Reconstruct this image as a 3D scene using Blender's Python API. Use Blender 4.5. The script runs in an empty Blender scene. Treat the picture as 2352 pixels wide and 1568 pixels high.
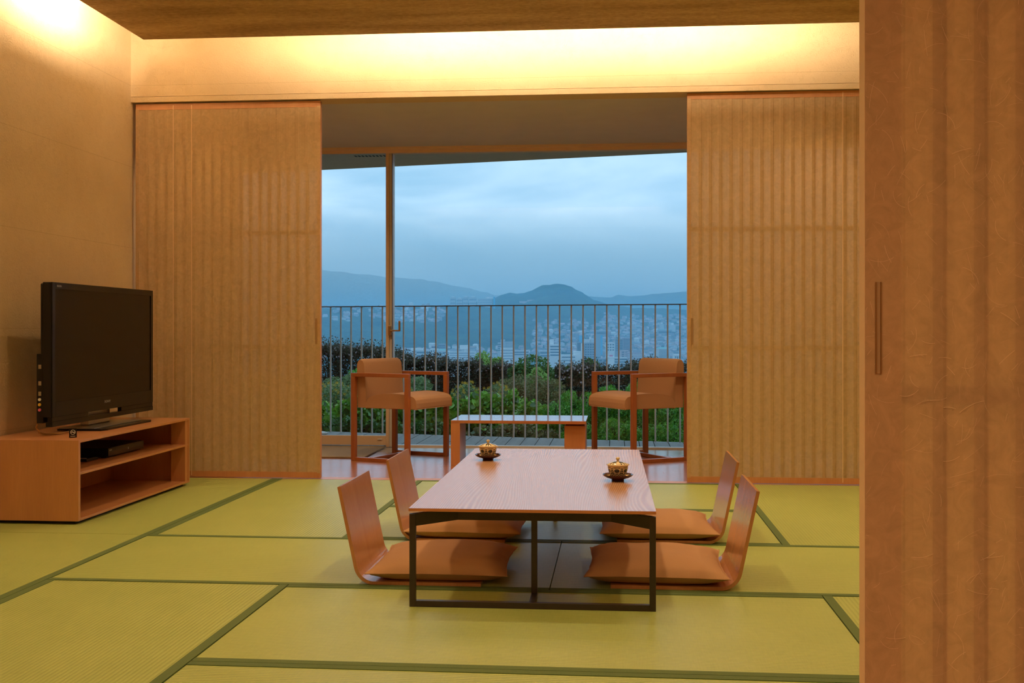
import bpy, math, random
import numpy as np
from math import sin, cos, pi, radians, atan2
from mathutils import Vector, Matrix

C = bpy.context.scene.collection
SC = bpy.context.scene
R = random.Random(7)
NR = np.random.RandomState(7)

# ------------------------------------------------------------------ camera, world, lights, exposure
F_PX, CX, HY, EYE, YAW = 2600.0, 1176.0, 760.0, 0.9, math.atan(237 / 2600.0)
cam_d = bpy.data.cameras.new('camera')
cam_d.sensor_width = 36.0
cam_d.lens = 36.0 * F_PX / 2352.0
cam_d.shift_y = (HY - 784.0) / 2352.0
cam_d.clip_start = 0.05
cam_d.clip_end = 20000
cam = bpy.data.objects.new('camera', cam_d)
cam.location = (0, 0, EYE)
cam.rotation_euler = (pi / 2, 0, YAW)
C.objects.link(cam)
SC.camera = cam
SC.view_settings.view_transform = 'Standard'
SC.view_settings.look = 'None'
SC.view_settings.gamma = 1.0
SC.view_settings.use_curve_mapping = False
SC.view_settings.exposure = 0.0
SC.cycles.use_denoising = True
SC.cycles.max_bounces = 10
SC.cycles.diffuse_bounces = 6
SC.cycles.glossy_bounces = 4
SC.cycles.transparent_max_bounces = 16
SC.cycles.volume_bounces = 8
SC.cycles.sample_clamp_indirect = 6.0

WARM = (1.0, 0.69, 0.37)
COVE = (1.0, 0.82, 0.60)
COVE_BACK_W, COVE_LEFT_W, COVE_OTHER_W, ROOM_W, FRONT_W, VERANDA_FILL_W = 60.0, 74.0, 26.0, 4.9, 10.0, 4.8

world = bpy.data.worlds.new('overcast_dusk')
SC.world = world
world.use_nodes = True
nt = world.node_tree
nt.nodes.clear()
def WN(t, **k):
    n = nt.nodes.new(t)
    for a, v in k.items(): setattr(n, a, v)
    return n
tc = WN('ShaderNodeTexCoord')
mp = WN('ShaderNodeMapping'); mp.inputs['Scale'].default_value = (1.6, 1.6, 5.5); mp.inputs['Location'].default_value = (3.1, 1.7, 0.4)
n1 = WN('ShaderNodeTexNoise'); n1.inputs['Scale'].default_value = 3.4; n1.inputs['Detail'].default_value = 5; n1.inputs['Roughness'].default_value = 0.5
n1.inputs['Distortion'].default_value = 0.4
cr = WN('ShaderNodeValToRGB')
cr.color_ramp.elements[0].position = 0.36; cr.color_ramp.elements[0].color = (0.31, 0.53, 0.73, 1)
cr.color_ramp.elements[1].position = 0.62; cr.color_ramp.elements[1].color = (0.55, 0.75, 0.91, 1)
sep = WN('ShaderNodeSeparateXYZ')
mr = WN('ShaderNodeMapRange'); mr.inputs['From Min'].default_value = -0.02; mr.inputs['From Max'].default_value = 0.06
mixw = WN('ShaderNodeMix', data_type='RGBA'); mixw.inputs[6].default_value = (0.40, 0.62, 0.80, 1)
bg = WN('ShaderNodeBackground'); bg.inputs['Strength'].default_value = 1.46
wo = WN('ShaderNodeOutputWorld')
L = nt.links.new
L(tc.outputs['Generated'], mp.inputs[0]); L(mp.outputs[0], n1.inputs['Vector']); L(n1.outputs[0], cr.inputs[0])
L(tc.outputs['Generated'], sep.inputs[0]); L(sep.outputs['Z'], mr.inputs['Value']); L(mr.outputs[0], mixw.inputs[0])
L(cr.outputs[0], mixw.inputs[7]); L(mixw.outputs[2], bg.inputs['Color']); L(bg.outputs[0], wo.inputs[0])

def area(name, loc, direction, sx, sy, watts, col=WARM, spread=None):
    d = bpy.data.lights.new(name, 'AREA'); d.shape = 'RECTANGLE'; d.size = sx; d.size_y = sy
    d.energy = watts; d.color = col
    if spread: d.spread = radians(spread)
    o = bpy.data.objects.new(name, d); C.objects.link(o); o.location = loc
    o.rotation_euler = Vector(direction).to_track_quat('-Z', 'Y').to_euler()
    return o
# cove tubes lying above the floating ceiling panel, along its four edges
area('cove_lamp', (-0.40, 6.10, 2.76), (0, 1, 0.05), 2.9, 0.20, COVE_BACK_W, COVE)
area('cove_lamp', (-2.56, 5.66, 2.76), (-1, 0, 0.05), 0.7, 0.18, COVE_LEFT_W * 0.36, COVE)
area('cove_lamp', (-2.56, 3.60, 2.76), (-1, 0, 0.05), 2.2, 0.20, COVE_LEFT_W, COVE)
area('cove_lamp', (2.22, 4.2, 2.74), (1, 0, 0.12), 3.0, 0.10, COVE_OTHER_W)
area('cove_lamp', (-0.2, 2.15, 2.72), (0, -1, 0.12), 3.6, 0.10, COVE_OTHER_W * 0.5)
# unseen recessed lights: main room and the ante-room the camera stands in
for lx in (-1.5, -0.3, 0.9, 2.0):
    for ly in (3.1, 4.7, 6.0): area('unseen_downlight', (lx, ly, 2.572), (0, 0, -1), 0.10, 0.10, ROOM_W, spread=125)
for lx in (-1.8, -0.4, 1.0):
    for ly in (-1.5, 0.2): area('unseen_downlight', (lx, ly, 2.325), (0, 0.25, -1), 0.12, 0.12, FRONT_W, spread=130)
for lx in (-2.5, -1.2, 0.1, 1.2): area('unseen_downlight', (lx, 7.15, 2.305), (0, 0.12, -1), 0.10, 0.10, VERANDA_FILL_W, spread=130)  # fill lights added to brighten the veranda and its armchairs, no lamps known there

# ------------------------------------------------------------------ materials
def new_mat(name):
    m = bpy.data.materials.new(name); m.use_nodes = True
    return m, m.node_tree, m.node_tree.nodes['Principled BSDF']

def node(t, typ, **k):
    n = t.nodes.new(typ)
    for a, v in k.items():
        if hasattr(n, a): setattr(n, a, v)
        else: n.inputs[a].default_value = v
    return n

def objcoord(t, scale=(1, 1, 1), world_space=False, rot=(0, 0, 0)):
    if world_space:
        g = node(t, 'ShaderNodeNewGeometry'); src = g.outputs['Position']
    else:
        g = node(t, 'ShaderNodeTexCoord'); src = g.outputs['Object']
    m = node(t, 'ShaderNodeMapping'); m.inputs['Scale'].default_value = scale; m.inputs['Rotation'].default_value = rot
    t.links.new(src, m.inputs[0])
    return m.outputs[0]

def c4(c): return (c[0], c[1], c[2], 1)

def basic(name, col, rough=0.6, metal=0.0, spec=0.5, noise=None, bump=None, col2=None, world_space=False, scale=(1, 1, 1)):
    """noise=(scale, amount) varies the colour towards col2; bump=(scale, strength, distance)."""
    m, t, b = new_mat(name)
    b.inputs['Base Color'].default_value = c4(col); b.inputs['Roughness'].default_value = rough
    b.inputs['Metallic'].default_value = metal; b.inputs['Specular IOR Level'].default_value = spec
    if noise or bump:
        v = objcoord(t, scale, world_space)
    if noise:
        n = node(t, 'ShaderNodeTexNoise', Scale=noise[0], Detail=5.0); t.links.new(v, n.inputs['Vector'])
        r = node(t, 'ShaderNodeMapRange'); r.inputs['From Min'].default_value = 0.3; r.inputs['From Max'].default_value = 0.7
        r.inputs['To Max'].default_value = noise[1]; t.links.new(n.outputs[0], r.inputs['Value'])
        x = node(t, 'ShaderNodeMix', data_type='RGBA'); x.inputs[6].default_value = c4(col); x.inputs[7].default_value = c4(col2 or [c * 0.5 for c in col])
        t.links.new(r.outputs[0], x.inputs[0]); t.links.new(x.outputs[2], b.inputs['Base Color'])
    if bump:
        n = node(t, 'ShaderNodeTexNoise', Scale=bump[0], Detail=4.0); t.links.new(v, n.inputs['Vector'])
        p = node(t, 'ShaderNodeBump', Strength=bump[1], Distance=bump[2]); t.links.new(n.outputs[0], p.inputs['Height'])
        t.links.new(p.outputs[0], b.inputs['Normal'])
    return m

def wood(name, c1, c2, axis=0, rough=0.4, freq=9.0, stretch=0.06, spec=0.5, bump=0.05, coat=0.0, ws=False):
    m, t, b = new_mat(name)
    s = [1, 1, 1]; s[axis] = stretch
    v = objcoord(t, tuple(s), ws)
    n = node(t, 'ShaderNodeTexNoise', Scale=freq, Detail=6.0, Roughness=0.6, Distortion=0.6); t.links.new(v, n.inputs['Vector'])
    n2 = node(t, 'ShaderNodeTexNoise', Scale=freq * 22, Detail=3.0); t.links.new(v, n2.inputs['Vector'])
    a = node(t, 'ShaderNodeMix', data_type='FLOAT'); a.inputs[0].default_value = 0.4
    t.links.new(n.outputs[0], a.inputs[2]); t.links.new(n2.outputs[0], a.inputs[3])
    r = node(t, 'ShaderNodeValToRGB'); r.color_ramp.elements[0].position = 0.35; r.color_ramp.elements[1].position = 0.65
    r.color_ramp.elements[0].color = c4(c1); r.color_ramp.elements[1].color = c4(c2)
    t.links.new(a.outputs[0], r.inputs[0]); t.links.new(r.outputs[0], b.inputs['Base Color'])
    b.inputs['Roughness'].default_value = rough; b.inputs['Specular IOR Level'].default_value = spec
    b.inputs['Coat Weight'].default_value = coat; b.inputs['Coat Roughness'].default_value = 0.15
    if bump:
        p = node(t, 'ShaderNodeBump', Strength=bump, Distance=0.002); t.links.new(n2.outputs[0], p.inputs['Height']); t.links.new(p.outputs[0], b.inputs['Normal'])
    return m

def plaster():
    m, t, b = new_mat('fibrous_plaster_paper')
    g = node(t, 'ShaderNodeNewGeometry'); pos = g.outputs['Position']
    sx = node(t, 'ShaderNodeSeparateXYZ'); t.links.new(pos, sx.inputs[0])
    n = node(t, 'ShaderNodeTexNoise', Scale=1.6, Detail=5.0); t.links.new(pos, n.inputs['Vector'])
    r = node(t, 'ShaderNodeValToRGB'); r.color_ramp.elements[0].position = 0.3; r.color_ramp.elements[1].position = 0.7
    r.color_ramp.elements[0].color = (0.60, 0.445, 0.25, 1); r.color_ramp.elements[1].color = (0.69, 0.53, 0.315, 1)
    t.links.new(n.outputs[0], r.inputs[0])
    # faint overlap lines between paper sheets
    ma = node(t, 'ShaderNodeMath', operation='ADD'); ma.inputs[1].default_value = -2.412 + 5.0
    t.links.new(sx.outputs['Z'], ma.inputs[0])
    mo = node(t, 'ShaderNodeMath', operation='MODULO'); mo.inputs[1].default_value = 0.5; t.links.new(ma.outputs[0], mo.inputs[0])
    lt = node(t, 'ShaderNodeMath', operation='LESS_THAN'); lt.inputs[1].default_value = 0.003; t.links.new(mo.outputs[0], lt.inputs[0])
    lm = node(t, 'ShaderNodeMath', operation='MULTIPLY'); lm.inputs[1].default_value = 0.28; t.links.new(lt.outputs[0], lm.inputs[0])
    x = node(t, 'ShaderNodeMix', data_type='RGBA'); x.inputs[7].default_value = (0.3, 0.2, 0.1, 1)
    t.links.new(lm.outputs[0], x.inputs[0]); t.links.new(r.outputs[0], x.inputs[6]); t.links.new(x.outputs[2], b.inputs['Base Color'])
    b.inputs['Roughness'].default_value = 0.85; b.inputs['Specular IOR Level'].default_value = 0.2
    w = node(t, 'ShaderNodeTexNoise', Scale=20.0, Detail=3.0); t.links.new(pos, w.inputs['Vector'])
    ad = node(t, 'ShaderNodeVectorMath', operation='MULTIPLY_ADD'); ad.inputs[1].default_value = (0.09, 0.09, 0.09)
    t.links.new(w.outputs['Color'], ad.inputs[0]); t.links.new(pos, ad.inputs[2])
    vo = node(t, 'ShaderNodeTexVoronoi', feature='DISTANCE_TO_EDGE', Scale=70.0); t.links.new(ad.outputs[0], vo.inputs['Vector'])
    vr = node(t, 'ShaderNodeMapRange'); vr.inputs['From Max'].default_value = 0.09; vr.inputs['To Min'].default_value = 1.0; vr.inputs['To Max'].default_value = 0.0
    t.links.new(vo.outputs['Distance'], vr.inputs['Value'])
    msk = node(t, 'ShaderNodeTexNoise', Scale=26.0, Detail=3.0); t.links.new(pos, msk.inputs['Vector'])
    mk = node(t, 'ShaderNodeMapRange'); mk.inputs['From Min'].default_value = 0.44; mk.inputs['From Max'].default_value = 0.70; t.links.new(msk.outputs[0], mk.inputs['Value'])
    mu = node(t, 'ShaderNodeMath', operation='MULTIPLY'); t.links.new(vr.outputs[0], mu.inputs[0]); t.links.new(mk.outputs[0], mu.inputs[1])
    fn = node(t, 'ShaderNodeTexNoise', Scale=110.0, Detail=3.0); t.links.new(pos, fn.inputs['Vector'])
    sm = node(t, 'ShaderNodeMath', operation='MULTIPLY_ADD'); sm.inputs[1].default_value = 0.7; t.links.new(fn.outputs[0], sm.inputs[0]); t.links.new(mu.outputs[0], sm.inputs[2])
    p = node(t, 'ShaderNodeBump', Strength=0.45, Distance=0.006); t.links.new(sm.outputs[0], p.inputs['Height']); t.links.new(p.outputs[0], b.inputs['Normal'])
    return m

def ceiling_mat():
    m, t, b = new_mat('rough_ceiling_paper')
    v = objcoord(t, (1, 1.6, 1), True)
    n = node(t, 'ShaderNodeTexNoise', Scale=26.0, Detail=8.0, Roughness=0.7); t.links.new(v, n.inputs['Vector'])
    v2 = objcoord(t, (0.5, 3, 1), True)
    n2 = node(t, 'ShaderNodeTexNoise', Scale=2.2, Detail=4.0); t.links.new(v2, n2.inputs['Vector'])
    a = node(t, 'ShaderNodeMix', data_type='FLOAT'); a.inputs[0].default_value = 0.5
    t.links.new(n.outputs[0], a.inputs[2]); t.links.new(n2.outputs[0], a.inputs[3])
    r = node(t, 'ShaderNodeValToRGB'); r.color_ramp.elements[0].position = 0.36; r.color_ramp.elements[1].position = 0.62
    r.color_ramp.elements[0].color = (0.32, 0.20, 0.09, 1); r.color_ramp.elements[1].color = (0.60, 0.41, 0.21, 1)
    t.links.new(a.outputs[0], r.inputs[0]); t.links.new(r.outputs[0], b.inputs['Base Color']); b.inputs['Roughness'].default_value = 0.95
    b.inputs['Specular IOR Level'].default_value = 0.1
    p = node(t, 'ShaderNodeBump', Strength=0.5, Distance=0.006); t.links.new(n.outputs[0], p.inputs['Height']); t.links.new(p.outputs[0], b.inputs['Normal'])
    return m

def paper(name, col, alpha=0.3):
    m = bpy.data.materials.new(name); m.use_nodes = True; t = m.node_tree; t.nodes.clear()
    v = objcoord(t, (1, 1, 1), True)
    n = node(t, 'ShaderNodeTexNoise', Scale=30.0, Detail=7.0, Roughness=0.65, Distortion=1.2); t.links.new(v, n.inputs['Vector'])
    r = node(t, 'ShaderNodeValToRGB'); r.color_ramp.elements[0].position = 0.3; r.color_ramp.elements[1].position = 0.7
    r.color_ramp.elements[0].color = c4([c * 0.86 for c in col]); r.color_ramp.elements[1].color = c4([min(1, c * 1.08) for c in col])
    t.links.new(n.outputs[0], r.inputs[0])
    d = node(t, 'ShaderNodeBsdfDiffuse'); tr = node(t, 'ShaderNodeBsdfTranslucent'); tp = node(t, 'ShaderNodeBsdfTransparent')
    t.links.new(r.outputs[0], d.inputs[0]); t.links.new(r.outputs[0], tr.inputs[0]); tp.inputs[0].default_value = (0.95, 0.9, 0.8, 1)
    m1 = node(t, 'ShaderNodeMixShader'); m1.inputs[0].default_value = 0.32; t.links.new(d.outputs[0], m1.inputs[1]); t.links.new(tr.outputs[0], m1.inputs[2])
    m2 = node(t, 'ShaderNodeMixShader'); m2.inputs[0].default_value = alpha; t.links.new(m1.outputs[0], m2.inputs[1]); t.links.new(tp.outputs[0], m2.inputs[2])
    o = node(t, 'ShaderNodeOutputMaterial'); t.links.new(m2.outputs[0], o.inputs[0])
    return m

def tatami():
    m, t, b = new_mat('woven_rush')
    tcn = node(t, 'ShaderNodeTexCoord'); s = node(t, 'ShaderNodeSeparateXYZ'); t.links.new(tcn.outputs['Object'], s.inputs[0])
    k = node(t, 'ShaderNodeMath', operation='MULTIPLY'); k.inputs[1].default_value = 2 * pi / 0.014; t.links.new(s.outputs['Y'], k.inputs[0])
    si = node(t, 'ShaderNodeMath', operation='SINE'); t.links.new(k.outputs[0], si.inputs[0])
    ab = node(t, 'ShaderNodeMath', operation='ABSOLUTE')
    k2 = node(t, 'ShaderNodeMath', operation='MULTIPLY'); k2.inputs[1].default_value = 0.5; t.links.new(k.outputs[0], k2.inputs[0])
    si2 = node(t, 'ShaderNodeMath', operation='SINE'); t.links.new(k2.outputs[0], si2.inputs[0]); t.links.new(si2.outputs[0], ab.inputs[0])
    # short rush stalks, seen as dashes across each rib
    v = objcoord(t, (1, 0.06, 1)); n = node(t, 'ShaderNodeTexNoise', Scale=240.0, Detail=2.0); t.links.new(v, n.inputs['Vector'])
    v2 = objcoord(t, (1, 1, 1)); br = node(t, 'ShaderNodeTexNoise', Scale=3.0, Detail=3.0); t.links.new(v2, br.inputs['Vector'])
    v3 = objcoord(t, (1, 1.0 / 0.3, 1)); fl = node(t, 'ShaderNodeTexNoise', Scale=60.0, Detail=2.0); t.links.new(v3, fl.inputs['Vector'])
    r = node(t, 'ShaderNodeValToRGB'); e = r.color_ramp.elements
    e[0].position = 0.25; e[0].color = (0.285, 0.365, 0.078, 1); e[1].position = 0.75; e[1].color = (0.42, 0.50, 0.14, 1)
    a = node(t, 'ShaderNodeMix', data_type='FLOAT'); a.inputs[0].default_value = 0.5; t.links.new(n.outputs[0], a.inputs[2]); t.links.new(br.outputs[0], a.inputs[3])
    a2 = node(t, 'ShaderNodeMix', data_type='FLOAT'); a2.inputs[0].default_value = 0.3; t.links.new(a.outputs[0], a2.inputs[2]); t.links.new(ab.outputs[0], a2.inputs[3])
    t.links.new(a2.outputs[0], r.inputs[0]); t.links.new(r.outputs[0], b.inputs['Base Color'])
    b.inputs['Roughness'].default_value = 0.42; b.inputs['Specular IOR Level'].default_value = 0.8
    h = node(t, 'ShaderNodeMath', operation='MULTIPLY_ADD'); h.inputs[1].default_value = 0.35; t.links.new(fl.outputs[0], h.inputs[0]); t.links.new(ab.outputs[0], h.inputs[2])
    p = node(t, 'ShaderNodeBump', Strength=0.55, Distance=0.0016); t.links.new(h.outputs[0], p.inputs['Height']); t.links.new(p.outputs[0], b.inputs['Normal'])
    return m

def table_grain():
    m, t, b = new_mat('brushed_cathedral_grain')
    v = objcoord(t, (1.0, 0.10, 1.0))
    n = node(t, 'ShaderNodeTexNoise', Scale=3.2, Detail=1.6, Roughness=0.45, Distortion=0.3); t.links.new(v, n.inputs['Vector'])
    k = node(t, 'ShaderNodeMath', operation='MULTIPLY'); k.inputs[1].default_value = 250.0; t.links.new(n.outputs[0], k.inputs[0])
    tcn = node(t, 'ShaderNodeTexCoord'); s = node(t, 'ShaderNodeSeparateXYZ'); t.links.new(tcn.outputs['Object'], s.inputs[0])
    ka = node(t, 'ShaderNodeMath', operation='MULTIPLY_ADD'); ka.inputs[1].default_value = 800.0; t.links.new(s.outputs['X'], ka.inputs[0]); t.links.new(k.outputs[0], ka.inputs[2])
    si = node(t, 'ShaderNodeMath', operation='SINE'); t.links.new(ka.outputs[0], si.inputs[0])
    n2 = node(t, 'ShaderNodeTexNoise', Scale=90.0, Detail=2.0); t.links.new(v, n2.inputs['Vector'])
    sm = node(t, 'ShaderNodeMath', operation='MULTIPLY_ADD'); sm.inputs[1].default_value = 1.2; t.links.new(n2.outputs[0], sm.inputs[0]); t.links.new(si.outputs[0], sm.inputs[2])
    r = node(t, 'ShaderNodeValToRGB'); e = r.color_ramp.elements
    r0 = node(t, 'ShaderNodeMapRange'); r0.inputs['From Min'].default_value = -0.6; r0.inputs['From Max'].default_value = 1.8; t.links.new(sm.outputs[0], r0.inputs['Value'])
    e[0].position = 0.30; e[0].color = (0.50, 0.25, 0.125, 1); e[1].position = 0.9; e[1].color = (0.64, 0.41, 0.26, 1)
    t.links.new(r0.outputs[0], r.inputs[0]); t.links.new(r.outputs[0], b.inputs['Base Color'])
    b.inputs['Roughness'].default_value = 0.2; b.inputs['Specular IOR Level'].default_value = 0.9
    p = node(t, 'ShaderNodeBump', Strength=0.2, Distance=0.0005); t.links.new(r0.outputs[0], p.inputs['Height']); t.links.new(p.outputs[0], b.inputs['Normal'])
    return m

def leaf(name, cols, rough=0.5, trans=0.25, spec=0.4):
    m, t, b = new_mat(name)
    g = node(t, 'ShaderNodeNewGeometry'); r = node(t, 'ShaderNodeValToRGB'); r.color_ramp.interpolation = 'LINEAR'
    e = r.color_ramp.elements
    while len(e) < len(cols): e.new(0.5)
    for i, c in enumerate(cols): e[i].position = i / (len(cols) - 1); e[i].color = c4(c)
    t.links.new(g.outputs['Random Per Island'], r.inputs[0]); t.links.new(r.outputs[0], b.inputs['Base Color'])
    b.inputs['Roughness'].default_value = rough; b.inputs['Specular IOR Level'].default_value = spec
    tr = node(t, 'ShaderNodeBsdfTranslucent'); t.links.new(r.outputs[0], tr.inputs[0])
    mx = node(t, 'ShaderNodeMixShader'); mx.inputs[0].default_value = trans
    t.links.new(b.outputs[0], mx.inputs[1]); t.links.new(tr.outputs[0], mx.inputs[2]); t.links.new(mx.outputs[0], t.nodes['Material Output'].inputs[0])
    return m

def glass_mat(name, tint=(0.97, 0.985, 0.98)):
    m = bpy.data.materials.new(name); m.use_nodes = True; t = m.node_tree; t.nodes.clear()
    f = node(t, 'ShaderNodeFresnel', IOR=1.35); g = node(t, 'ShaderNodeBsdfGlossy', Roughness=0.0); tp = node(t, 'ShaderNodeBsdfTransparent')
    tp.inputs[0].default_value = c4(tint); mx = node(t, 'ShaderNodeMixShader'); o = node(t, 'ShaderNodeOutputMaterial')
    t.links.new(f.outputs[0], mx.inputs[0]); t.links.new(tp.outputs[0], mx.inputs[1]); t.links.new(g.outputs[0], mx.inputs[2]); t.links.new(mx.outputs[0], o.inputs[0])
    return m

M = {}
M['wall'] = plaster()
M['ceil'] = ceiling_mat()
M['upper'] = basic('white_upper_ceiling', (0.80, 0.76, 0.68), 0.9)
M['paper'] = paper('washi_paper', (0.77, 0.565, 0.31), 0.16)
M['seam'] = basic('paper_seam', (0.80, 0.58, 0.34), 0.8)
M['fibre'] = basic('long_paper_fibre', (0.85, 0.66, 0.40), 0.8)
M['shoji_wood'] = wood('screen_wood', (0.50, 0.22, 0.085), (0.60, 0.29, 0.12), 2, 0.5, 12)
M['slat'] = wood('screen_slat', (0.28, 0.12, 0.045), (0.34, 0.155, 0.06), 2, 0.6, 12)
M['tatami'] = tatami()
M['heri'] = basic('olive_cloth_border', (0.105, 0.165, 0.04), 0.8, noise=(300, 0.4), bump=(900, 0.2, 0.0005))
M['orange'] = wood('orange_lacquered_wood', (0.47, 0.20, 0.078), (0.55, 0.25, 0.10), 2, 0.35, 8)
M['orange_x'] = wood('orange_lacquered_wood_x', (0.47, 0.20, 0.078), (0.55, 0.25, 0.10), 0, 0.3, 8)
M['chairwood'] = wood('red_brown_wood', (0.33, 0.105, 0.033), (0.40, 0.135, 0.043), 2, 0.3, 10)
M['ply'] = wood('bent_plywood', (0.47, 0.20, 0.078), (0.55, 0.25, 0.10), 2, 0.22, 10, coat=0.3)
M['gloss'] = wood('glossy_table_wood', (0.42, 0.15, 0.055), (0.48, 0.18, 0.07), 0, 0.08, 8, coat=0.6, bump=0)
M['grain'] = table_grain()
M['edge'] = wood('solid_edge', (0.52, 0.19, 0.06), (0.58, 0.23, 0.08), 0, 0.35, 10)
M['plank'] = wood('floor_plank_wood', (0.34, 0.125, 0.045), (0.44, 0.17, 0.065), 0, 0.25, 7, coat=0.35, bump=0.02)
M['sill'] = basic('pale_stone_sill', (0.50, 0.48, 0.42), 0.18, noise=(8, 0.3))
M['fabric'] = basic('tan_upholstery', (0.52, 0.29, 0.15), 0.9, spec=0.2, noise=(420, 0.35), bump=(700, 0.35, 0.0008))
M['cushion'] = basic('orange_brown_cotton', (0.50, 0.28, 0.135), 0.85, spec=0.25, noise=(500, 0.2), bump=(800, 0.2, 0.0005))
M['iron'] = basic('dark_bronze_steel', (0.045, 0.032, 0.022), 0.38, 0.3, noise=(60, 0.3), col2=(0.07, 0.05, 0.03))
M['pull'] = basic('tan_pull', (0.42, 0.26, 0.12), 0.5)
M['black'] = basic('black_gloss_plastic', (0.008, 0.006, 0.005), 0.18, spec=0.3)
M['blackm'] = basic('black_matt_plastic', (0.010, 0.008, 0.006), 0.45, spec=0.3)
M['screen'] = basic('dark_display', (0.008, 0.005, 0.003), 0.12, spec=0.25)
M['silver'] = basic('brushed_silver', (0.45, 0.42, 0.36), 0.3, 0.9)
M['brass'] = basic('warm_metal', (0.55, 0.34, 0.14), 0.3, 0.9)
M['white'] = basic('white_print', (0.75, 0.75, 0.72), 0.5)
M['grey'] = basic('grey_print', (0.35, 0.33, 0.30), 0.5)
M['frame'] = basic('beige_aluminium', (0.78, 0.58, 0.40), 0.4, 0.1)
M['alu'] = basic('grey_aluminium', (0.75, 0.72, 0.68), 0.4, 0.0)
M['eng_ceil'] = basic('pale_veranda_ceiling', (0.60, 0.57, 0.56), 0.8, noise=(6, 0.1))
M['glass'] = glass_mat('clear_glass')
M['rug'] = basic('sand_carpet', (0.46, 0.36, 0.24), 0.95, spec=0.1, noise=(260, 0.5), bump=(500, 0.6, 0.003))
M['lacquer'] = basic('red_black_lacquer', (0.055, 0.010, 0.005), 0.12)
M['porcelain'] = basic('ivory_porcelain', (0.74, 0.60, 0.36), 0.12)
M['glaze'] = basic('dark_blue_glaze', (0.035, 0.035, 0.03), 0.15)
M['gold'] = basic('gold_paint', (0.7, 0.45, 0.12), 0.3, 0.7)
M['deck'] = wood('weathered_deck', (0.13, 0.14, 0.135), (0.24, 0.25, 0.24), 1, 0.6, 14, ws=False)
M['rail_top'] = basic('rusty_brown_rail', (0.10, 0.065, 0.05), 0.6)
M['rail'] = basic('pale_grey_steel_paint', (0.66, 0.63, 0.60), 0.5, noise=(30, 0.2))
M['soffit'] = basic('grey_eave_board', (0.74, 0.56, 0.42), 0.8, noise=(20, 0.15))
M['vent'] = basic('dark_vent', (0.03, 0.03, 0.03), 0.7)
M['soil'] = basic('dark_soil', (0.035, 0.035, 0.018), 0.95, noise=(3, 0.8), col2=(0.06, 0.09, 0.025), bump=(8, 0.5, 0.05), world_space=True)
M['hill'] = basic('wooded_hill', (0.010, 0.025, 0.018), 1.0, spec=0.0, noise=(0.02, 1.0), col2=(0.06, 0.11, 0.06), bump=(0.05, 1.0, 12.0), world_space=True)
M['city_ground'] = basic('city_ground', (0.10, 0.13, 0.11), 1.0, spec=0.0, noise=(0.03, 0.8), world_space=True)
M['hedge'] = leaf('dark_reddish_leaves', [(0.025, 0.043, 0.021), (0.043, 0.051, 0.022), (0.079, 0.040, 0.036), (0.043, 0.071, 0.029)], 0.5)
M['broad'] = leaf('fresh_broad_leaves', [(0.072, 0.203, 0.024), (0.142, 0.385, 0.041), (0.243, 0.527, 0.061), (0.324, 0.486, 0.101)], 0.35)
M['mid'] = leaf('grey_green_leaves', [(0.102, 0.178, 0.065), (0.204, 0.306, 0.102), (0.153, 0.255, 0.128)], 0.5)
M['fern'] = leaf('bright_fine_leaves', [(0.060, 0.220, 0.024), (0.120, 0.400, 0.040), (0.200, 0.520, 0.060)], 0.4)
M['tree'] = leaf('deep_green_leaves', [(0.033, 0.111, 0.026), (0.066, 0.189, 0.044), (0.111, 0.265, 0.056)], 0.45)
M['lime'] = leaf('yellow_green_leaves', [(0.155, 0.309, 0.066), (0.287, 0.486, 0.111), (0.221, 0.398, 0.111)], 0.5)
M['olive'] = leaf('brown_olive_leaves', [(0.126, 0.147, 0.053), (0.189, 0.210, 0.063), (0.210, 0.158, 0.084)], 0.6)
M['dry'] = basic('dry_leaf', (0.28, 0.17, 0.09), 0.6)
M['yellow'] = basic('yellow_petal', (0.75, 0.48, 0.05), 0.6)
M['lilac'] = basic('pale_lilac_petal', (0.55, 0.48, 0.55), 0.6)
M['stem'] = basic('green_brown_stem', (0.05, 0.05, 0.02), 0.8)
for k, c in dict(bwhite=(0.75, 0.76, 0.76), bpale=(0.55, 0.58, 0.60), bgrey=(0.30, 0.34, 0.40), bmauve=(0.42, 0.34, 0.40), bpink=(0.60, 0.45, 0.45),
                 bwin=(0.05, 0.08, 0.12), bcyan=(0.05, 0.42, 0.70), bteal=(0.30, 0.62, 0.60), bred=(0.65, 0.15, 0.25), roofd=(0.12, 0.14, 0.17), rooft=(0.30, 0.22, 0.20)).items():
    M[k] = basic('city_' + k[1:], c, 0.8, spec=0.2)

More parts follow.
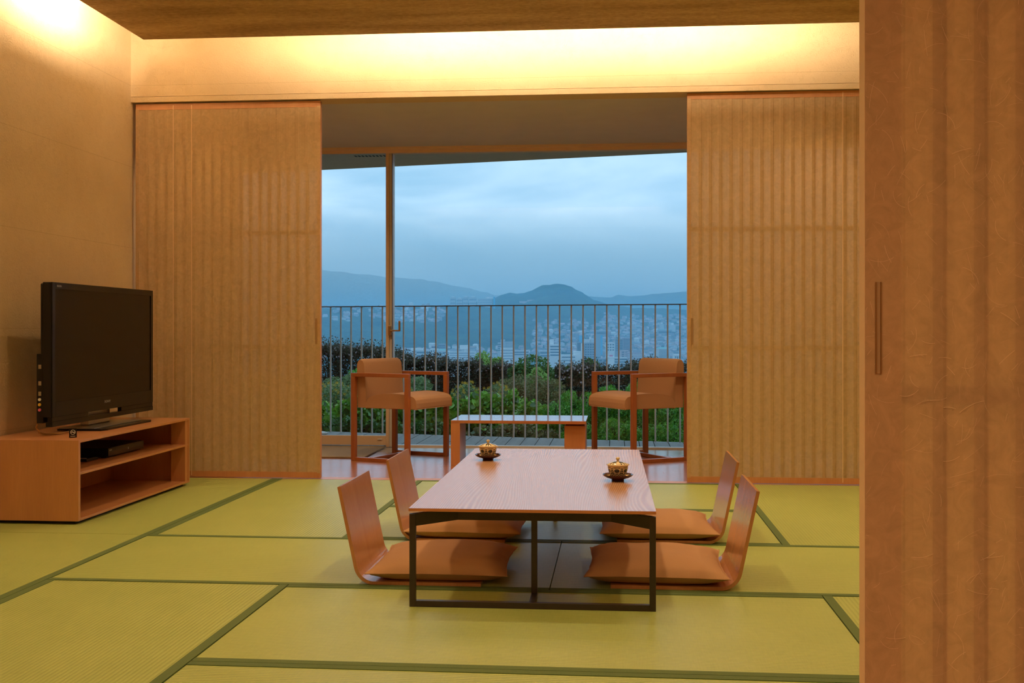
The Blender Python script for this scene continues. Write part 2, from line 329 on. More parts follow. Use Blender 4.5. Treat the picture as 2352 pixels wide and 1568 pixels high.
# ------------------------------------------------------------------ mesh builder
class MB:
    def __init__(s): s.v = []; s.f = []; s.mi = []
    def _add(s, vs, fs, mi=0):
        o = len(s.v); s.v += [tuple(v) for v in vs]; s.f += [tuple(i + o for i in f) for f in fs]; s.mi += [mi] * len(fs); return s
    def box(s, x0, x1, y0, y1, z0, z1, mi=0):
        return s._add([(x0, y0, z0), (x1, y0, z0), (x1, y1, z0), (x0, y1, z0), (x0, y0, z1), (x1, y0, z1), (x1, y1, z1), (x0, y1, z1)],
                      [(0, 3, 2, 1), (4, 5, 6, 7), (0, 1, 5, 4), (1, 2, 6, 5), (2, 3, 7, 6), (3, 0, 4, 7)], mi)
    def beam(s, a, b, w, z0, z1, mi=0):
        """horizontal bar between plan points a and b, width w"""
        d = Vector((b[0] - a[0], b[1] - a[1])); d.normalize(); n = Vector((-d.y, d.x)) * (w / 2)
        p = [(a[0] + n.x, a[1] + n.y), (a[0] - n.x, a[1] - n.y), (b[0] - n.x, b[1] - n.y), (b[0] + n.x, b[1] + n.y)]
        return s.prism(p, z0, z1, mi)
    def prism(s, poly, z0, z1, mi=0):
        n = len(poly)
        ar = sum(poly[i][0] * poly[(i + 1) % n][1] - poly[(i + 1) % n][0] * poly[i][1] for i in range(n))
        if ar < 0: poly = poly[::-1]
        vs = [(x, y, z0) for x, y in poly] + [(x, y, z1) for x, y in poly]
        fs = [tuple(range(n - 1, -1, -1)), tuple(range(n, 2 * n))] + [(i, (i + 1) % n, n + (i + 1) % n, n + i) for i in range(n)]
        return s._add(vs, fs, mi)
    def lathe(s, prof, seg=32, c=(0, 0, 0), mi=0, mfun=None, close=False):
        o = len(s.v); m = len(prof)
        for r, z in prof:
            for k in range(seg):
                a = 2 * pi * k / seg; s.v.append((c[0] + r * cos(a), c[1] + r * sin(a), c[2] + z))
        for j in range(m - 1):
            for k in range(seg):
                k2 = (k + 1) % seg
                s.f.append((o + j * seg + k, o + j * seg + k2, o + (j + 1) * seg + k2, o + (j + 1) * seg + k))
                s.mi.append(mfun(j, (k + 0.5) / seg * 2 * pi) if mfun else mi)
        return s
    def tube(s, pts, r, seg=8, mi=0):
        pts = [Vector(p) for p in pts]; o = len(s.v); up = Vector((0, 0, 1))
        for i, p in enumerate(pts):
            d = (pts[min(i + 1, len(pts) - 1)] - pts[max(i - 1, 0)]).normalized()
            a = d.cross(up if abs(d.z) < 0.9 else Vector((1, 0, 0))).normalized(); b = d.cross(a)
            rr = r[i] if isinstance(r, (list, tuple)) else r
            for k in range(seg):
                t = 2 * pi * k / seg; q = p + a * (rr * cos(t)) + b * (rr * sin(t)); s.v.append(tuple(q))
        for i in range(len(pts) - 1):
            for k in range(seg):
                k2 = (k + 1) % seg; s.f.append((o + i * seg + k, o + i * seg + k2, o + (i + 1) * seg + k2, o + (i + 1) * seg + k)); s.mi.append(mi)
        s.f.append(tuple(o + k for k in range(seg - 1, -1, -1))); s.mi.append(mi)
        q = o + (len(pts) - 1) * seg; s.f.append(tuple(q + k for k in range(seg))); s.mi.append(mi)
        return s
    def mesh(s, name, mats, smooth=False):
        me = bpy.data.meshes.new(name); me.from_pydata(s.v, [], s.f); me.update()
        for m in (mats if isinstance(mats, (list, tuple)) else [mats]): me.materials.append(m)
        if any(s.mi): me.polygons.foreach_set('material_index', s.mi)
        if smooth: me.polygons.foreach_set('use_smooth', [True] * len(me.polygons))
        return me
    def build(s, name, mats, parent=None, world=False, smooth=False, bevel=0.0, kind=None, label=None, origin=None):
        if origin is not None: s.v = [(x - origin[0], y - origin[1], z - origin[2]) for x, y, z in s.v]
        elif world and parent:
            L0 = parent.location; s.v = [(x - L0[0], y - L0[1], z - L0[2]) for x, y, z in s.v]
        o = bpy.data.objects.new(name, s.mesh(name, mats, smooth)); C.objects.link(o)
        if origin is not None: o.location = origin
        if parent: o.parent = parent
        if bevel:
            b = o.modifiers.new('bevel', 'BEVEL'); b.width = bevel; b.segments = 2; b.limit_method = 'ANGLE'
        if kind: o['kind'] = kind
        if label: o['label'] = label
        return o

def link_mesh(name, me, parent=None, loc=(0, 0, 0), rot=(0, 0, 0)):
    o = bpy.data.objects.new(name, me); C.objects.link(o); o.parent = parent; o.location = loc; o.rotation_euler = rot
    return o
def thing(name, label, cat, loc=(0, 0, 0), rz=0.0, group=None):
    o = bpy.data.objects.new(name, None); o.empty_display_size = 0.1; C.objects.link(o); o.location = loc; o.rotation_euler = (0, 0, rz)
    return tag(o, label, cat, group)
def tag(o, label, cat, group=None):
    o['label'] = label; o['category'] = cat
    if group: o['group'] = group
    return o
def struct(name, mb, mat, **k):
    o = mb.build(name, mat, **k); o['kind'] = 'structure'; return o
def copy_tree(o, parent=None):
    c = o.copy(); C.objects.link(c); c.parent = parent
    for ch in list(o.children): copy_tree(ch, c)
    return c
def text_mesh(name, body, size, mat, parent, loc, rot, depth=0.0004, scale=(1, 1, 1)):
    cu = bpy.data.curves.new(name, 'FONT'); cu.body = body; cu.size = size; cu.extrude = depth; cu.align_x = 'CENTER'; cu.resolution_u = 2
    ob = bpy.data.objects.new(name, cu); C.objects.link(ob)
    dg = bpy.context.evaluated_depsgraph_get(); dg.update()
    me = bpy.data.meshes.new_from_object(ob.evaluated_get(dg)); bpy.data.objects.remove(ob)
    me.materials.clear(); me.materials.append(mat)
    o = bpy.data.objects.new(name, me); C.objects.link(o); o.parent = parent; o.location = loc; o.rotation_euler = rot; o.scale = scale
    return o

# ------------------------------------------------------------------ room shell
XL, XR, YB, YG, YF = -2.977, 2.6, 6.745, 8.66, -2.5      # left wall, right wall, screen plane, glass plane, wall behind the camera
ZT = 2.95
floor = struct('floor', MB().box(XL, XR, YF, YG + 0.10, -0.12, -0.022), M['orange_x'])
struct('wall_left', MB().box(XL - 0.12, XL, YF, YG + 0.1, -0.12, ZT), M['wall'])
struct('wall_right', MB().box(XR, XR + 0.12, YF, YG + 0.1, -0.12, ZT), M['wall'])
struct('wall_front', MB().box(XL, XR, YF - 0.12, YF, -0.12, ZT), M['wall'])
struct('wall_back', MB().box(XL, XR, YB, YB + 0.16, 2.345, ZT), M['wall'])
struct('trim_1', MB().box(XL, XR, YB - 0.004, YB + 0.16, 2.310, 2.342), M['wall'])
struct('ceiling', MB().box(XL - 0.1, XR + 0.1, YF - 0.1, YG + 0.1, ZT, ZT + 0.1), M['upper'])
cp = struct('ceiling_panel', MB().box(-2.71, 2.35, 2.05, 6.31, 2.58, 2.64), M['ceil'])
struct('trim_2', MB().box(XL, XR, 1.80, 1.90, 2.33, ZT), M['wall'])                   # wall over the foreground screen
struct('veranda_ceiling', MB().box(XL, XR, YB + 0.16, YG + 0.1, 2.312, 2.40), M['eng_ceil'])
struct('ante_room_ceiling', MB().box(XL, XR, YF, 1.80, 2.33, 2.40), M['eng_ceil'])
struct('trim_3', MB().box(XL, XR, 1.72, 1.90, -0.022, 0.0), M['orange_x'])             # sill under the foreground screen
struct('trim_4', MB().box(XL, XR, YB - 0.001, YB + 0.10, -0.022, 0.0005), M['orange_x'])  # screen track sill

# tatami mats
rush_long = MB().box(-0.926, 0.926, -0.4625, 0.4625, -0.022, 0.0)
def mat_piece(x0, x1, y0, y1, along):
    g = 0.0018; w, d = (x1 - x0 - 2 * g), (y1 - y0 - 2 * g)
    l, s = (w, d) if along == 'x' else (d, w)
    loc = ((x0 + x1) / 2, (y0 + y1) / 2, 0); rot = (0, 0, 0 if along == 'x' else pi / 2)
    me = MB().box(-l / 2, l / 2, -s / 2, s / 2, -0.021, 0.0).mesh('tatami_mat', M['tatami'])
    o = link_mesh('tatami_mat', me, floor, loc, rot)
    for sg in (-1, 1):
        y_a, y_b = sorted((sg * s / 2, sg * (s / 2 - 0.031)))
        MB().box(-l / 2, l / 2, y_a - (0.0004 if sg < 0 else 0), y_b + (0.0004 if sg > 0 else 0), -0.020, 0.0022).build('edge_band', M['heri'], o, bevel=0.0008)
A, B, S_, Cc, D = -2.05, -1.153, -0.228, 0.700, 1.627
L0, L1, L2, L3, L4, L5 = 6.742, 5.742, 4.842, 3.925, 2.992, 2.062
for a in [(XL, A, L2, L0, 'y'), (XL, A, L4, L2, 'y'), (XL, A, 1.90, L4, 'y'), (A, B, L2, L0, 'y'), (A, B, L5, L3, 'y'),
          (B, Cc, L1, L0, 'x'), (B, Cc, L2, L1, 'x'), (A, S_, L3, L2, 'x'), (S_, D, L3, L2, 'x'), (B, Cc, L4, L3, 'x'), (B, Cc, L5, L4, 'x'),
          (Cc, D, L2, L0, 'y'), (Cc, D, L5, L3, 'y'), (D, XR, L2, L0, 'y'), (D, XR, L4, L2, 'y')]:
    mat_piece(*a)
# veranda floor boards and the stone strip at the glass
yy = YB + 0.101; row = 0
while yy < 8.18:
    xx = XL - R.uniform(0, 1.6)
    while xx < XR:
        x1 = xx + 1.82
        a, b = max(xx, XL), min(x1, XR)
        if b - a > 0.05:
            link_mesh('floor_plank', MB().box(-(b - a) / 2 + .0006, (b - a) / 2 - .0006, -0.0595, 0.0595, -0.021, 0.0).mesh('floor_plank', M['plank']), floor,
                      ((a + b) / 2, yy + 0.06, R.uniform(-0.0003, 0.0)))
        xx = x1
    yy += 0.12; row += 1
struct('trim_5', MB().box(XL, XR, yy, YG - 0.02, -0.022, -0.001), M['sill'], bevel=0.001)

# ------------------------------------------------------------------ glazing
win = struct('window_1', MB().box(-1.7465, -1.722, 8.672, 8.76, 0.0, 2.30).box(-1.722, XR, 8.70, 8.76, -0.02, 0.012).box(-1.722, XR, 8.70, 8.76, 2.296, 2.312), M['alu'])
MB().box(-1.730, XR, 8.722, 8.730, 0.010, 2.30).build('pane', M['glass'], win)
MB().box(-1.7255, -1.7215, 8.664, 8.672, 0.0, 2.29).build('gasket', M['rail_top'], win)
dr = bpy.data.objects.new('door_1', None); C.objects.link(dr); dr['kind'] = 'structure'
MB().box(XL, -1.771, 8.655, 8.69, 0.014, 0.088).build('bottom_rail', M['frame'], dr, bevel=0.002)
MB().box(-1.771, -1.7475, 8.65, 8.695, 0.0, 2.296).build('stile', M['frame'], dr, bevel=0.002)
MB().box(XL, -1.771, 8.665, 8.673, 0.088, 2.296).build('pane', M['glass'], dr)
hd = MB().box(-1.7475, -1.728, 8.628, 8.655, 0.866, 0.940).build('handle', M['brass'], dr, bevel=0.003)
hd['label'] = 'brass-coloured lever handle'
MB().tube([(-1.728, 8.62, 0.903), (-1.712, 8.62, 0.903)], 0.013, 12).tube([(-1.712, 8.62, 0.903), (-1.652, 8.60, 0.903)], 0.006, 10).build('lever_arm', M['brass'], hd)
MB().box(-1.662, -1.646, 8.594, 8.606, 0.897, 0.980).build('lever', M['brass'], hd, bevel=0.006)
MB().box(-1.835, -1.800, 8.646, 8.656, 0.058, 0.066).build('stop', M['alu'], dr)
tr = struct('trim_6', MB().box(XL, XR, 8.56, 8.76, 2.294, 2.312).box(XL, XR, 8.60, 8.62, 2.270, 2.294).box(XL, XR, 8.67, 8.76, 2.280, 2.294), M['frame'])

rug = tag(MB().box(XL + 0.01, -1.765, 7.87, 8.62, 0.0, 0.012).build('rug', M['rug'], bevel=0.004), 'sand-coloured carpet mat on the veranda floor beside the glass door', 'rug')

# ------------------------------------------------------------------ sliding paper screens
def screen(name, label, x0, x1, y0, z1, pitch, n_thick=0.034, edge_lines=(), handle_x=None, handle_z=(0.82, 0.977), fibres=0, z0=0.004, handle_w=0.010, stile=0.020):
    cx = (x0 + x1) / 2
    t = thing(name, label, 'sliding screen', (cx, y0, z0))
    y1 = y0 + n_thick
    sw = stile
    for a, b in ((x0, x0 + sw), (x1 - sw, x1)):
        MB().box(a, b, y0 + 0.001, y1 - 0.001, z0, z1).build('stile', M['shoji_wood'], t, world=True)
    MB().box(x0 + sw, x1 - sw, y0 - 0.0004, y1, z1 - 0.036, z1).build('top_rail', M['shoji_wood'], t, world=True)
    MB().box(x0 + sw, x1 - sw, y0 - 0.0004, y1, z0, z0 + 0.036).build('bottom_rail', M['shoji_wood'], t, world=True)
    for zc in (0.80, 1.503):
        MB().box(x0 + sw, x1 - sw, y0 + 0.010, y1 - 0.008, zc - 0.014, zc + 0.014).build('cross_rail', M['slat'], t, world=True)
    n = int(round((x1 - x0 - sw * 2) / pitch)); p = (x1 - x0 - 2 * sw) / n
    me = MB().box(-0.0105, 0.0105, 0, 0.007, z0 + 0.036 - z0, z1 - 0.036 - z0).mesh('slat', M['slat'])
    for k in range(1, n):
        link_mesh('slat', me, t, (x0 + sw + k * p - cx - 0.002, 0.0034, 0))
    for nm, ya, yb in (('front_paper', y0 - 0.0001, y0 + 0.0012), ('back_paper', y1 - 0.0012, y1 + 0.0001)):
        xs = [(x0 - 0.0006, 0.0), (x0 + sw * .9, 0.0)]          # the sheet sags slightly between the slats
        for k in range(n):
            for q_, dp in ((.22, 0), (.30, .7), (.5, 1.0), (.80, .75), (.97, 0.05)): xs.append((x0 + sw + (k + q_ - .22) * p + .001, dp))
        xs.append((x1 + .0006, 0.0)); sgn = 1 if nm == 'front_paper' else -1; m = MB()
        for (xx_, dp) in xs:
            yy_ = ya + sgn * dp * 0.0026; m.v += [(xx_, yy_, z0 + 0.03), (xx_, yy_, z1 - 0.03)]
        m.f = [(2 * i, 2 * i + 2, 2 * i + 3, 2 * i + 1) for i in range(len(xs) - 1)]; m.mi = [0] * len(m.f)
        m.build(nm, M['paper'], t, world=True)
    for xe in edge_lines:     # overlapping paper seams
        MB().box(xe - 0.0022, xe + 0.0022, y0 - 0.0014, y0 - 0.0006, z0 + 0.01, z1 - 0.01).build('paper_seam', M['seam'], t, world=True)
    if handle_x is not None:
        h = MB().box(handle_x - handle_w / 2 + .001, handle_x + handle_w / 2 - .001, y0 - 0.0012, y0 - 0.0003, handle_z[0], handle_z[1]).build('handle', M['pull'], t, world=True)
        h['label'] = 'slim recessed metal finger pull'
        for s in (-1, 1):
            xx = handle_x + s * handle_w / 2
            e = MB().box(xx - 0.0009, xx + 0.0009, y0 - 0.003, y0 - 0.0006, handle_z[0], handle_z[1]).build('handle_edge', M['brass'])
            e.parent = h; e.location = (-cx, -y0, -z0)
    if fibres:
        m = MB()
        for k in range(fibres):
            px, pz = R.uniform(x0 + .003, x1 - .01), R.uniform(z0 + 0.1, z1 - 0.05); ang = R.gauss(-pi / 2, 1.0); l = R.uniform(0.006, 0.045); curl = R.gauss(0, 26); w = R.uniform(0.00010, 0.00032)
            pts = []; st = 9
            for q in range(st + 1):
                pts.append((px, pz, ang)); px += cos(ang) * l / st; pz += sin(ang) * l / st; ang += curl * l / st
            o = len(m.v)
            for (a, b, c) in pts:
                a = min(max(a, x0 + .001), x1); m.v += [(a - sin(c) * w, y0 - 0.0010, b + cos(c) * w), (a + sin(c) * w, y0 - 0.0010, b - cos(c) * w)]
            for q in range(st): m.f.append((o + 2 * q, o + 2 * q + 1, o + 2 * q + 3, o + 2 * q + 2)); m.mi.append(0)
        m.build('paper_fibres', M['fibre'], t, world=True, kind='stuff')
    return t
screen('sliding_screen', 'tall paper sliding screen behind the television, left of the window view', -2.955, -1.79, 6.765, 2.302, 0.0585,
       edge_lines=(-2.715, -2.598), handle_x=-1.815, fibres=500)
screen('sliding_screen', 'paper sliding screen right of the window view, behind the floor chairs', 0.425, 1.66, 6.765, 2.306, 0.0585,
       edge_lines=(1.325,), handle_x=0.452, fibres=500)
screen('sliding_screen', 'far right rear paper screen mostly hidden behind the nearest screen', 1.63, 2.60, 6.806, 2.306, 0.0585)
screen('sliding_screen', 'nearest paper sliding screen filling the right edge of the view', 0.3865, 1.42, 1.80, 2.325, 0.061, n_thick=0.036,
       handle_x=0.4065, handle_z=(0.834, 0.976), fibres=2600, handle_w=0.0075, stile=0.055)
near_screen = [o for o in bpy.data.objects if o.name.startswith('sliding_screen')][-1]
MB().box(0.3852, 0.3864, 1.800, 1.836, 0.0, 2.325).build('edge_sheen_strip', M['fibre'], near_screen, world=True)  # added pale strip, puts the reflection on the screen's edge into colour

# ------------------------------------------------------------------ low table
tb = thing('low_table', 'long low dining table with pale grained top and dark steel frame', 'table', (-0.277, 4.585, 0), radians(0.45))
hw, hl = 0.4, 0.945
m = MB(); ins = 0.10
v = [(-hw, -hl, .324), (hw, -hl, .324), (hw, hl, .324), (-hw, hl, .324)]
m._add(v, [(0, 1, 2, 3)])
top = m.build('tabletop', M['grain'], tb)
m = MB()
r0 = [(-hw, -hl), (hw, -hl), (hw, hl), (-hw, hl)]; r1 = [(-hw + ins, -hl + ins), (hw - ins, -hl + ins), (hw - ins, hl - ins), (-hw + ins, hl - ins)]
vs = [(x, y, .3239) for x, y in r0] + [(x, y, .314) for x, y in r0] + [(x, y, .3042) for x, y in r1]
fs = [(i, (i + 1) % 4, 4 + (i + 1) % 4, 4 + i)[::-1] for i in range(4)] + [(4 + i, 4 + (i + 1) % 4, 8 + (i + 1) % 4, 8 + i)[::-1] for i in range(4)] + [(11, 10, 9, 8)]
m._add(vs, fs); e = m.build('table_edge', M['edge'], tb); e['label'] = 'bevelled orange wooden edge under the top'
for sy in (-1, 1):
    Yp, Yi = sy * 0.920, sy * 0.785
    for sx in (-1, 1):
        MB().box(sx * 0.39 - .010, sx * 0.39 + .010, Yp - .010, Yp + .010, 0.0, 0.303).build('leg', M['iron'], tb, bevel=0.001)
        MB().beam((sx * 0.39, Yp), (sx * 0.262, Yi), 0.020, 0.263, 0.303).build('corner_bar', M['iron'], tb, bevel=0.001)
    MB().box(-0.38, 0.38, Yp - .010, Yp + .010, 0.0, 0.020).build('foot_bar', M['iron'], tb, bevel=0.001)
    MB().box(-0.262, 0.262, Yi - .010, Yi + .010, 0.263, 0.303).build('apron', M['iron'], tb, bevel=0.001)
    MB().box(-0.010, 0.010, Yi - .010, Yi + .010, 0.02, 0.265).build('centre_leg', M['iron'], tb, bevel=0.001)
    a, b = sorted((Yp, Yi + sy * -0.01)); MB().box(-0.010, 0.010, a, b, 0.0, 0.020).build('foot_stub', M['iron'], tb, bevel=0.001)
MB().box(-0.010, 0.010, -0.78, 0.78, 0.275, 0.303).build('beam', M['iron'], tb)

# ------------------------------------------------------------------ floor chairs and cushions
def floor_chair(label, loc, rz):
    t = thing('floor_chair', label, 'floor chair', loc, rz, 'legless bentwood chairs around the low table')
    w = 0.235; th = 0.012
    outer = [(0.0, 0.001)]
    outer += [(-0.38, 0.001)]
    r = 0.075; lean = radians(12.0); cx0, cz0 = -0.380, 0.001 + r
    for k in range(1, 13):
        a = (pi / 2 - lean) * k / 12; outer.append((cx0 - r * sin(a), cz0 - r * cos(a)))
    ex, ez = outer[-1]; L_ = (0.345 - ez) / cos(lean)
    outer.append((ex - L_ * 0.5 * sin(lean), ez + L_ * 0.5 * cos(lean))); outer.append((ex - L_ * sin(lean), ez + L_ * cos(lean)))
    n = len(outer); inner = []
    for i in range(n):
        a = outer[max(i - 1, 0)]; b = outer[min(i + 1, n - 1)]; d = Vector((b[0] - a[0], b[1] - a[1])).normalized()
        inner.append((outer[i][0] + d.y * th, outer[i][1] - d.x * th))
    ns = 6
    def shell(i0, i1, name):
        mb = MB(); idx = list(range(i0, i1 + 1))
        for (lst) in (outer, inner):
            for i in idx:
                for s in (-1, 1): mb.v.append((lst[i][0], s * w, lst[i][1]))
        c = len(idx)
        for i in range(c - 1):
            o0, o1 = 2 * i, 2 * i + 2; q = 2 * c
            mb.f += [(o0, o0 + 1, o1 + 1, o1), (q + o0, q + o1, q + o1 + 1, q + o0 + 1), (o0, o1, q + o1, q + o0), (o0 + 1, q + o0 + 1, q + o1 + 1, o1 + 1)]
        mb.f += [(0, 2 * c, 2 * c + 1, 1), (2 * c - 2, 2 * c - 1, 4 * c - 1, 4 * c - 2)]
        mb.mi = [0] * len(mb.f)
        o = mb.build(name, M['ply'], t); 
        o.data.polygons.foreach_set('use_smooth', [True] * len(o.data.polygons)); 
        o.data.set_sharp_from_angle(angle=radians(35))
        return o
    shell(0, n // 2, 'seat'); shell(n // 2, n - 1, 'backrest')
    return t
import mathutils.noise as mnoise
def cushion(label, loc, rz, sx=0.252, sy=0.268, seed=1, h=0.050, tilt=0.0):
    n = 30; vs = []; fs = []
    def zf(u, v, side):
        e = max(0.0, 1 - abs(u) ** 3.2) ** 0.55 * max(0.0, 1 - abs(v) ** 3.2) ** 0.55
        wr = mnoise.noise(Vector((u * 2 + seed, v * 2, seed))) * 0.16 + mnoise.noise(Vector((u * 7 + seed, v * 12, seed))) * 0.13 * (abs(u) ** 3 + .12) + mnoise.noise(Vector((u * 3 + seed, v * 16, 2))) * 0.10 * abs(u) ** 6
        return side * h * e * (1 + wr * (1 if side > 0 else 0))
    def xy(u, v):
        px = sx * u * (1 - 0.07 * (1 - v * v) * u * u); py = sy * v * (1 - 0.06 * (1 - u * u) * v * v)
        wv = mnoise.noise(Vector((u * 5 + seed * 3, v * 5, 3.3))) * 0.003
        return px + wv, py + wv
    m = MB()
    for side in (1, -1):
        o = len(m.v)
        for j in range(n + 1):
            for i in range(n + 1):
                u, v = -1 + 2 * i / n, -1 + 2 * j / n; x, y = xy(u, v); z = zf(u, v, side)
                if side < 0: z = max(z, -0.030)
                m.v.append((x, y, z))
        for j in range(n):
            for i in range(n):
                q = o + j * (n + 1) + i; f = (q, q + 1, q + n + 2, q + n + 1); m.f.append(f if side > 0 else f[::-1]); m.mi.append(0)
    c = thing('floor_cushion', label, 'cushion', (loc[0], loc[1], loc[2] + 0.031), rz, 'orange-brown cushions on the floor chairs')
    m.build('cushion_cover', M['cushion'], c, smooth=True)
    sm = MB(); pts = []
    for k in range(4 * 12 + 1):
        s = k / 12.0
        if s < 1: u, v = -1 + 2 * s, -1
        elif s < 2: u, v = 1, -1 + 2 * (s - 1)
        elif s < 3: u, v = 1 - 2 * (s - 2), 1
        else: u, v = -1, 1 - 2 * (s - 3)
        x, y = xy(u, v); pts.append((x, y, 0))
    sm.tube(pts, 0.0018, 6).build('seam', M['cushion'], c)
    return c
floor_chair('bent plywood floor chair at the near left corner of the low table', (-0.470, 4.185, 0), 0.0)
floor_chair('bent plywood floor chair at the far left side of the low table', (-0.466, 5.02, 0), 0.0)
floor_chair('bent plywood floor chair at the near right corner of the low table', (-0.016, 4.205, 0), pi)
floor_chair('bent plywood floor chair at the far right side of the low table', (0.008, 5.07, 0), pi)
cushion('orange-brown floor cushion on the near left floor chair', (-0.632, 4.195, 0.014), radians(1), seed=1)
cushion('orange-brown floor cushion on the far left floor chair', (-0.640, 5.025, 0.014), radians(-2), seed=4)
cushion('orange-brown floor cushion on the near right floor chair', (0.148, 4.215, 0.014), radians(-1), seed=7)
cushion('orange-brown floor cushion on the far right floor chair', (0.178, 5.07, 0.014), radians(2), seed=9)

# ------------------------------------------------------------------ tea cups on saucers
def cup_pattern(j, a, nrow=26):
    t = (j + 0.5) / nrow; n = 6; q = (a / (2 * pi) * n) % 1.0; x = abs(q - 0.5) * 2   # x=0 middle of a panel, 1 between panels
    if t > 0.93: return 0
    if x > 0.76:                                              # beaded ladder between the panels
        if x < 0.80: return 1
        return 1 if (int(t * 11) % 2 == 0 and x > 0.87) else 0
    if 0.80 < t: return 1 if (int(x * 8 + .5) % 2 == 0 and x < 0.62) else 0
    if (x / 0.55) ** 2 + ((t - 0.60) / 0.165) ** 2 < 1: return 1
    if (x / 0.72) ** 2 + ((t - 0.60) / 0.215) ** 2 < 1: return 0
    if t < 0.60: return 1 if int(((t - x * 0.36) + 1.03) * 11) % 2 == 0 else 0
    return 0
def teacup(label, slabel, x, y, rz):
    sa = thing('saucer', slabel, 'saucer', (x, y, 0.3242), rz, 'dark lacquer saucers on the low table')
    MB().lathe([(0.0, 0.0), (0.024, 0.0), (0.0235, 0.006), (0.030, 0.009), (0.044, 0.013), (0.055, 0.019), (0.0590, 0.0245), (0.0585, 0.0256), (0.054, 0.0215), (0.043, 0.0150), (0.030, 0.0118), (0.0, 0.0112)], 48).build('dish', M['lacquer'], sa, smooth=True)
    rg = MB().lathe([(0.0445, 0.0163), (0.0455, 0.0172), (0.0465, 0.0172), (0.0475, 0.0182)], 48).build('gold_line', M['gold'], sa, smooth=True); rg['label'] = 'thin gold ring line'
    c = thing('lidded_teacup', label, 'teacup', (x, y, 0.3242 + 0.0118), rz, 'patterned lidded teacups on the low table')
    N = 26; pr = []
    for j in range(N + 1):
        t = j / N; r = 0.0265 + 0.0125 * (1 - (1 - t) ** 2.0); pr.append((r, 0.004 + t * 0.043))
    mb = MB(); mb.lathe([(0.0, 0.0), (0.020, 0.0), (0.021, 0.004), pr[0]], 144)
    mb.lathe(pr, 144, mfun=lambda j, a: cup_pattern(j, a))
    mb.build('bowl', [M['porcelain'], M['glaze']], c, smooth=True)
    lid = [(0.0395, 0.0475), (0.0445, 0.0500), (0.0447, 0.0512), (0.040, 0.0535), (0.034, 0.0565), (0.027, 0.0592), (0.020, 0.0613), (0.013, 0.0628), (0.007, 0.0636)]
    def lp(j, a):
        s = (a / (2 * pi) * 5) % 1.0; x_ = abs(s - .5) * 2
        if j in (3, 4): return 1 if (int(a / (2 * pi) * 40) % 2 == 0 and x_ < .7) else 0
        if j in (5, 6): return 1 if x_ < 0.62 else 0
        return 0
    li = MB().lathe(lid, 160, mfun=lp).build('lid', [M['porcelain'], M['glaze']], c, smooth=True)
    MB().lathe([(0.004, 0.063), (0.0042, 0.068), (0.0075, 0.0712), (0.0080, 0.0745), (0.0062, 0.0778), (0.003, 0.0792), (0.0, 0.0795)], 24).build('knob', M['porcelain'], li, smooth=True)
teacup('lidded teacup at the far left of the low table', 'dark lacquer saucer under the far left teacup', -0.566, 5.03, 0.4)
teacup('lidded teacup at the right edge of the low table', 'dark lacquer saucer under the right-hand teacup', 0.010, 4.375, 0.95)

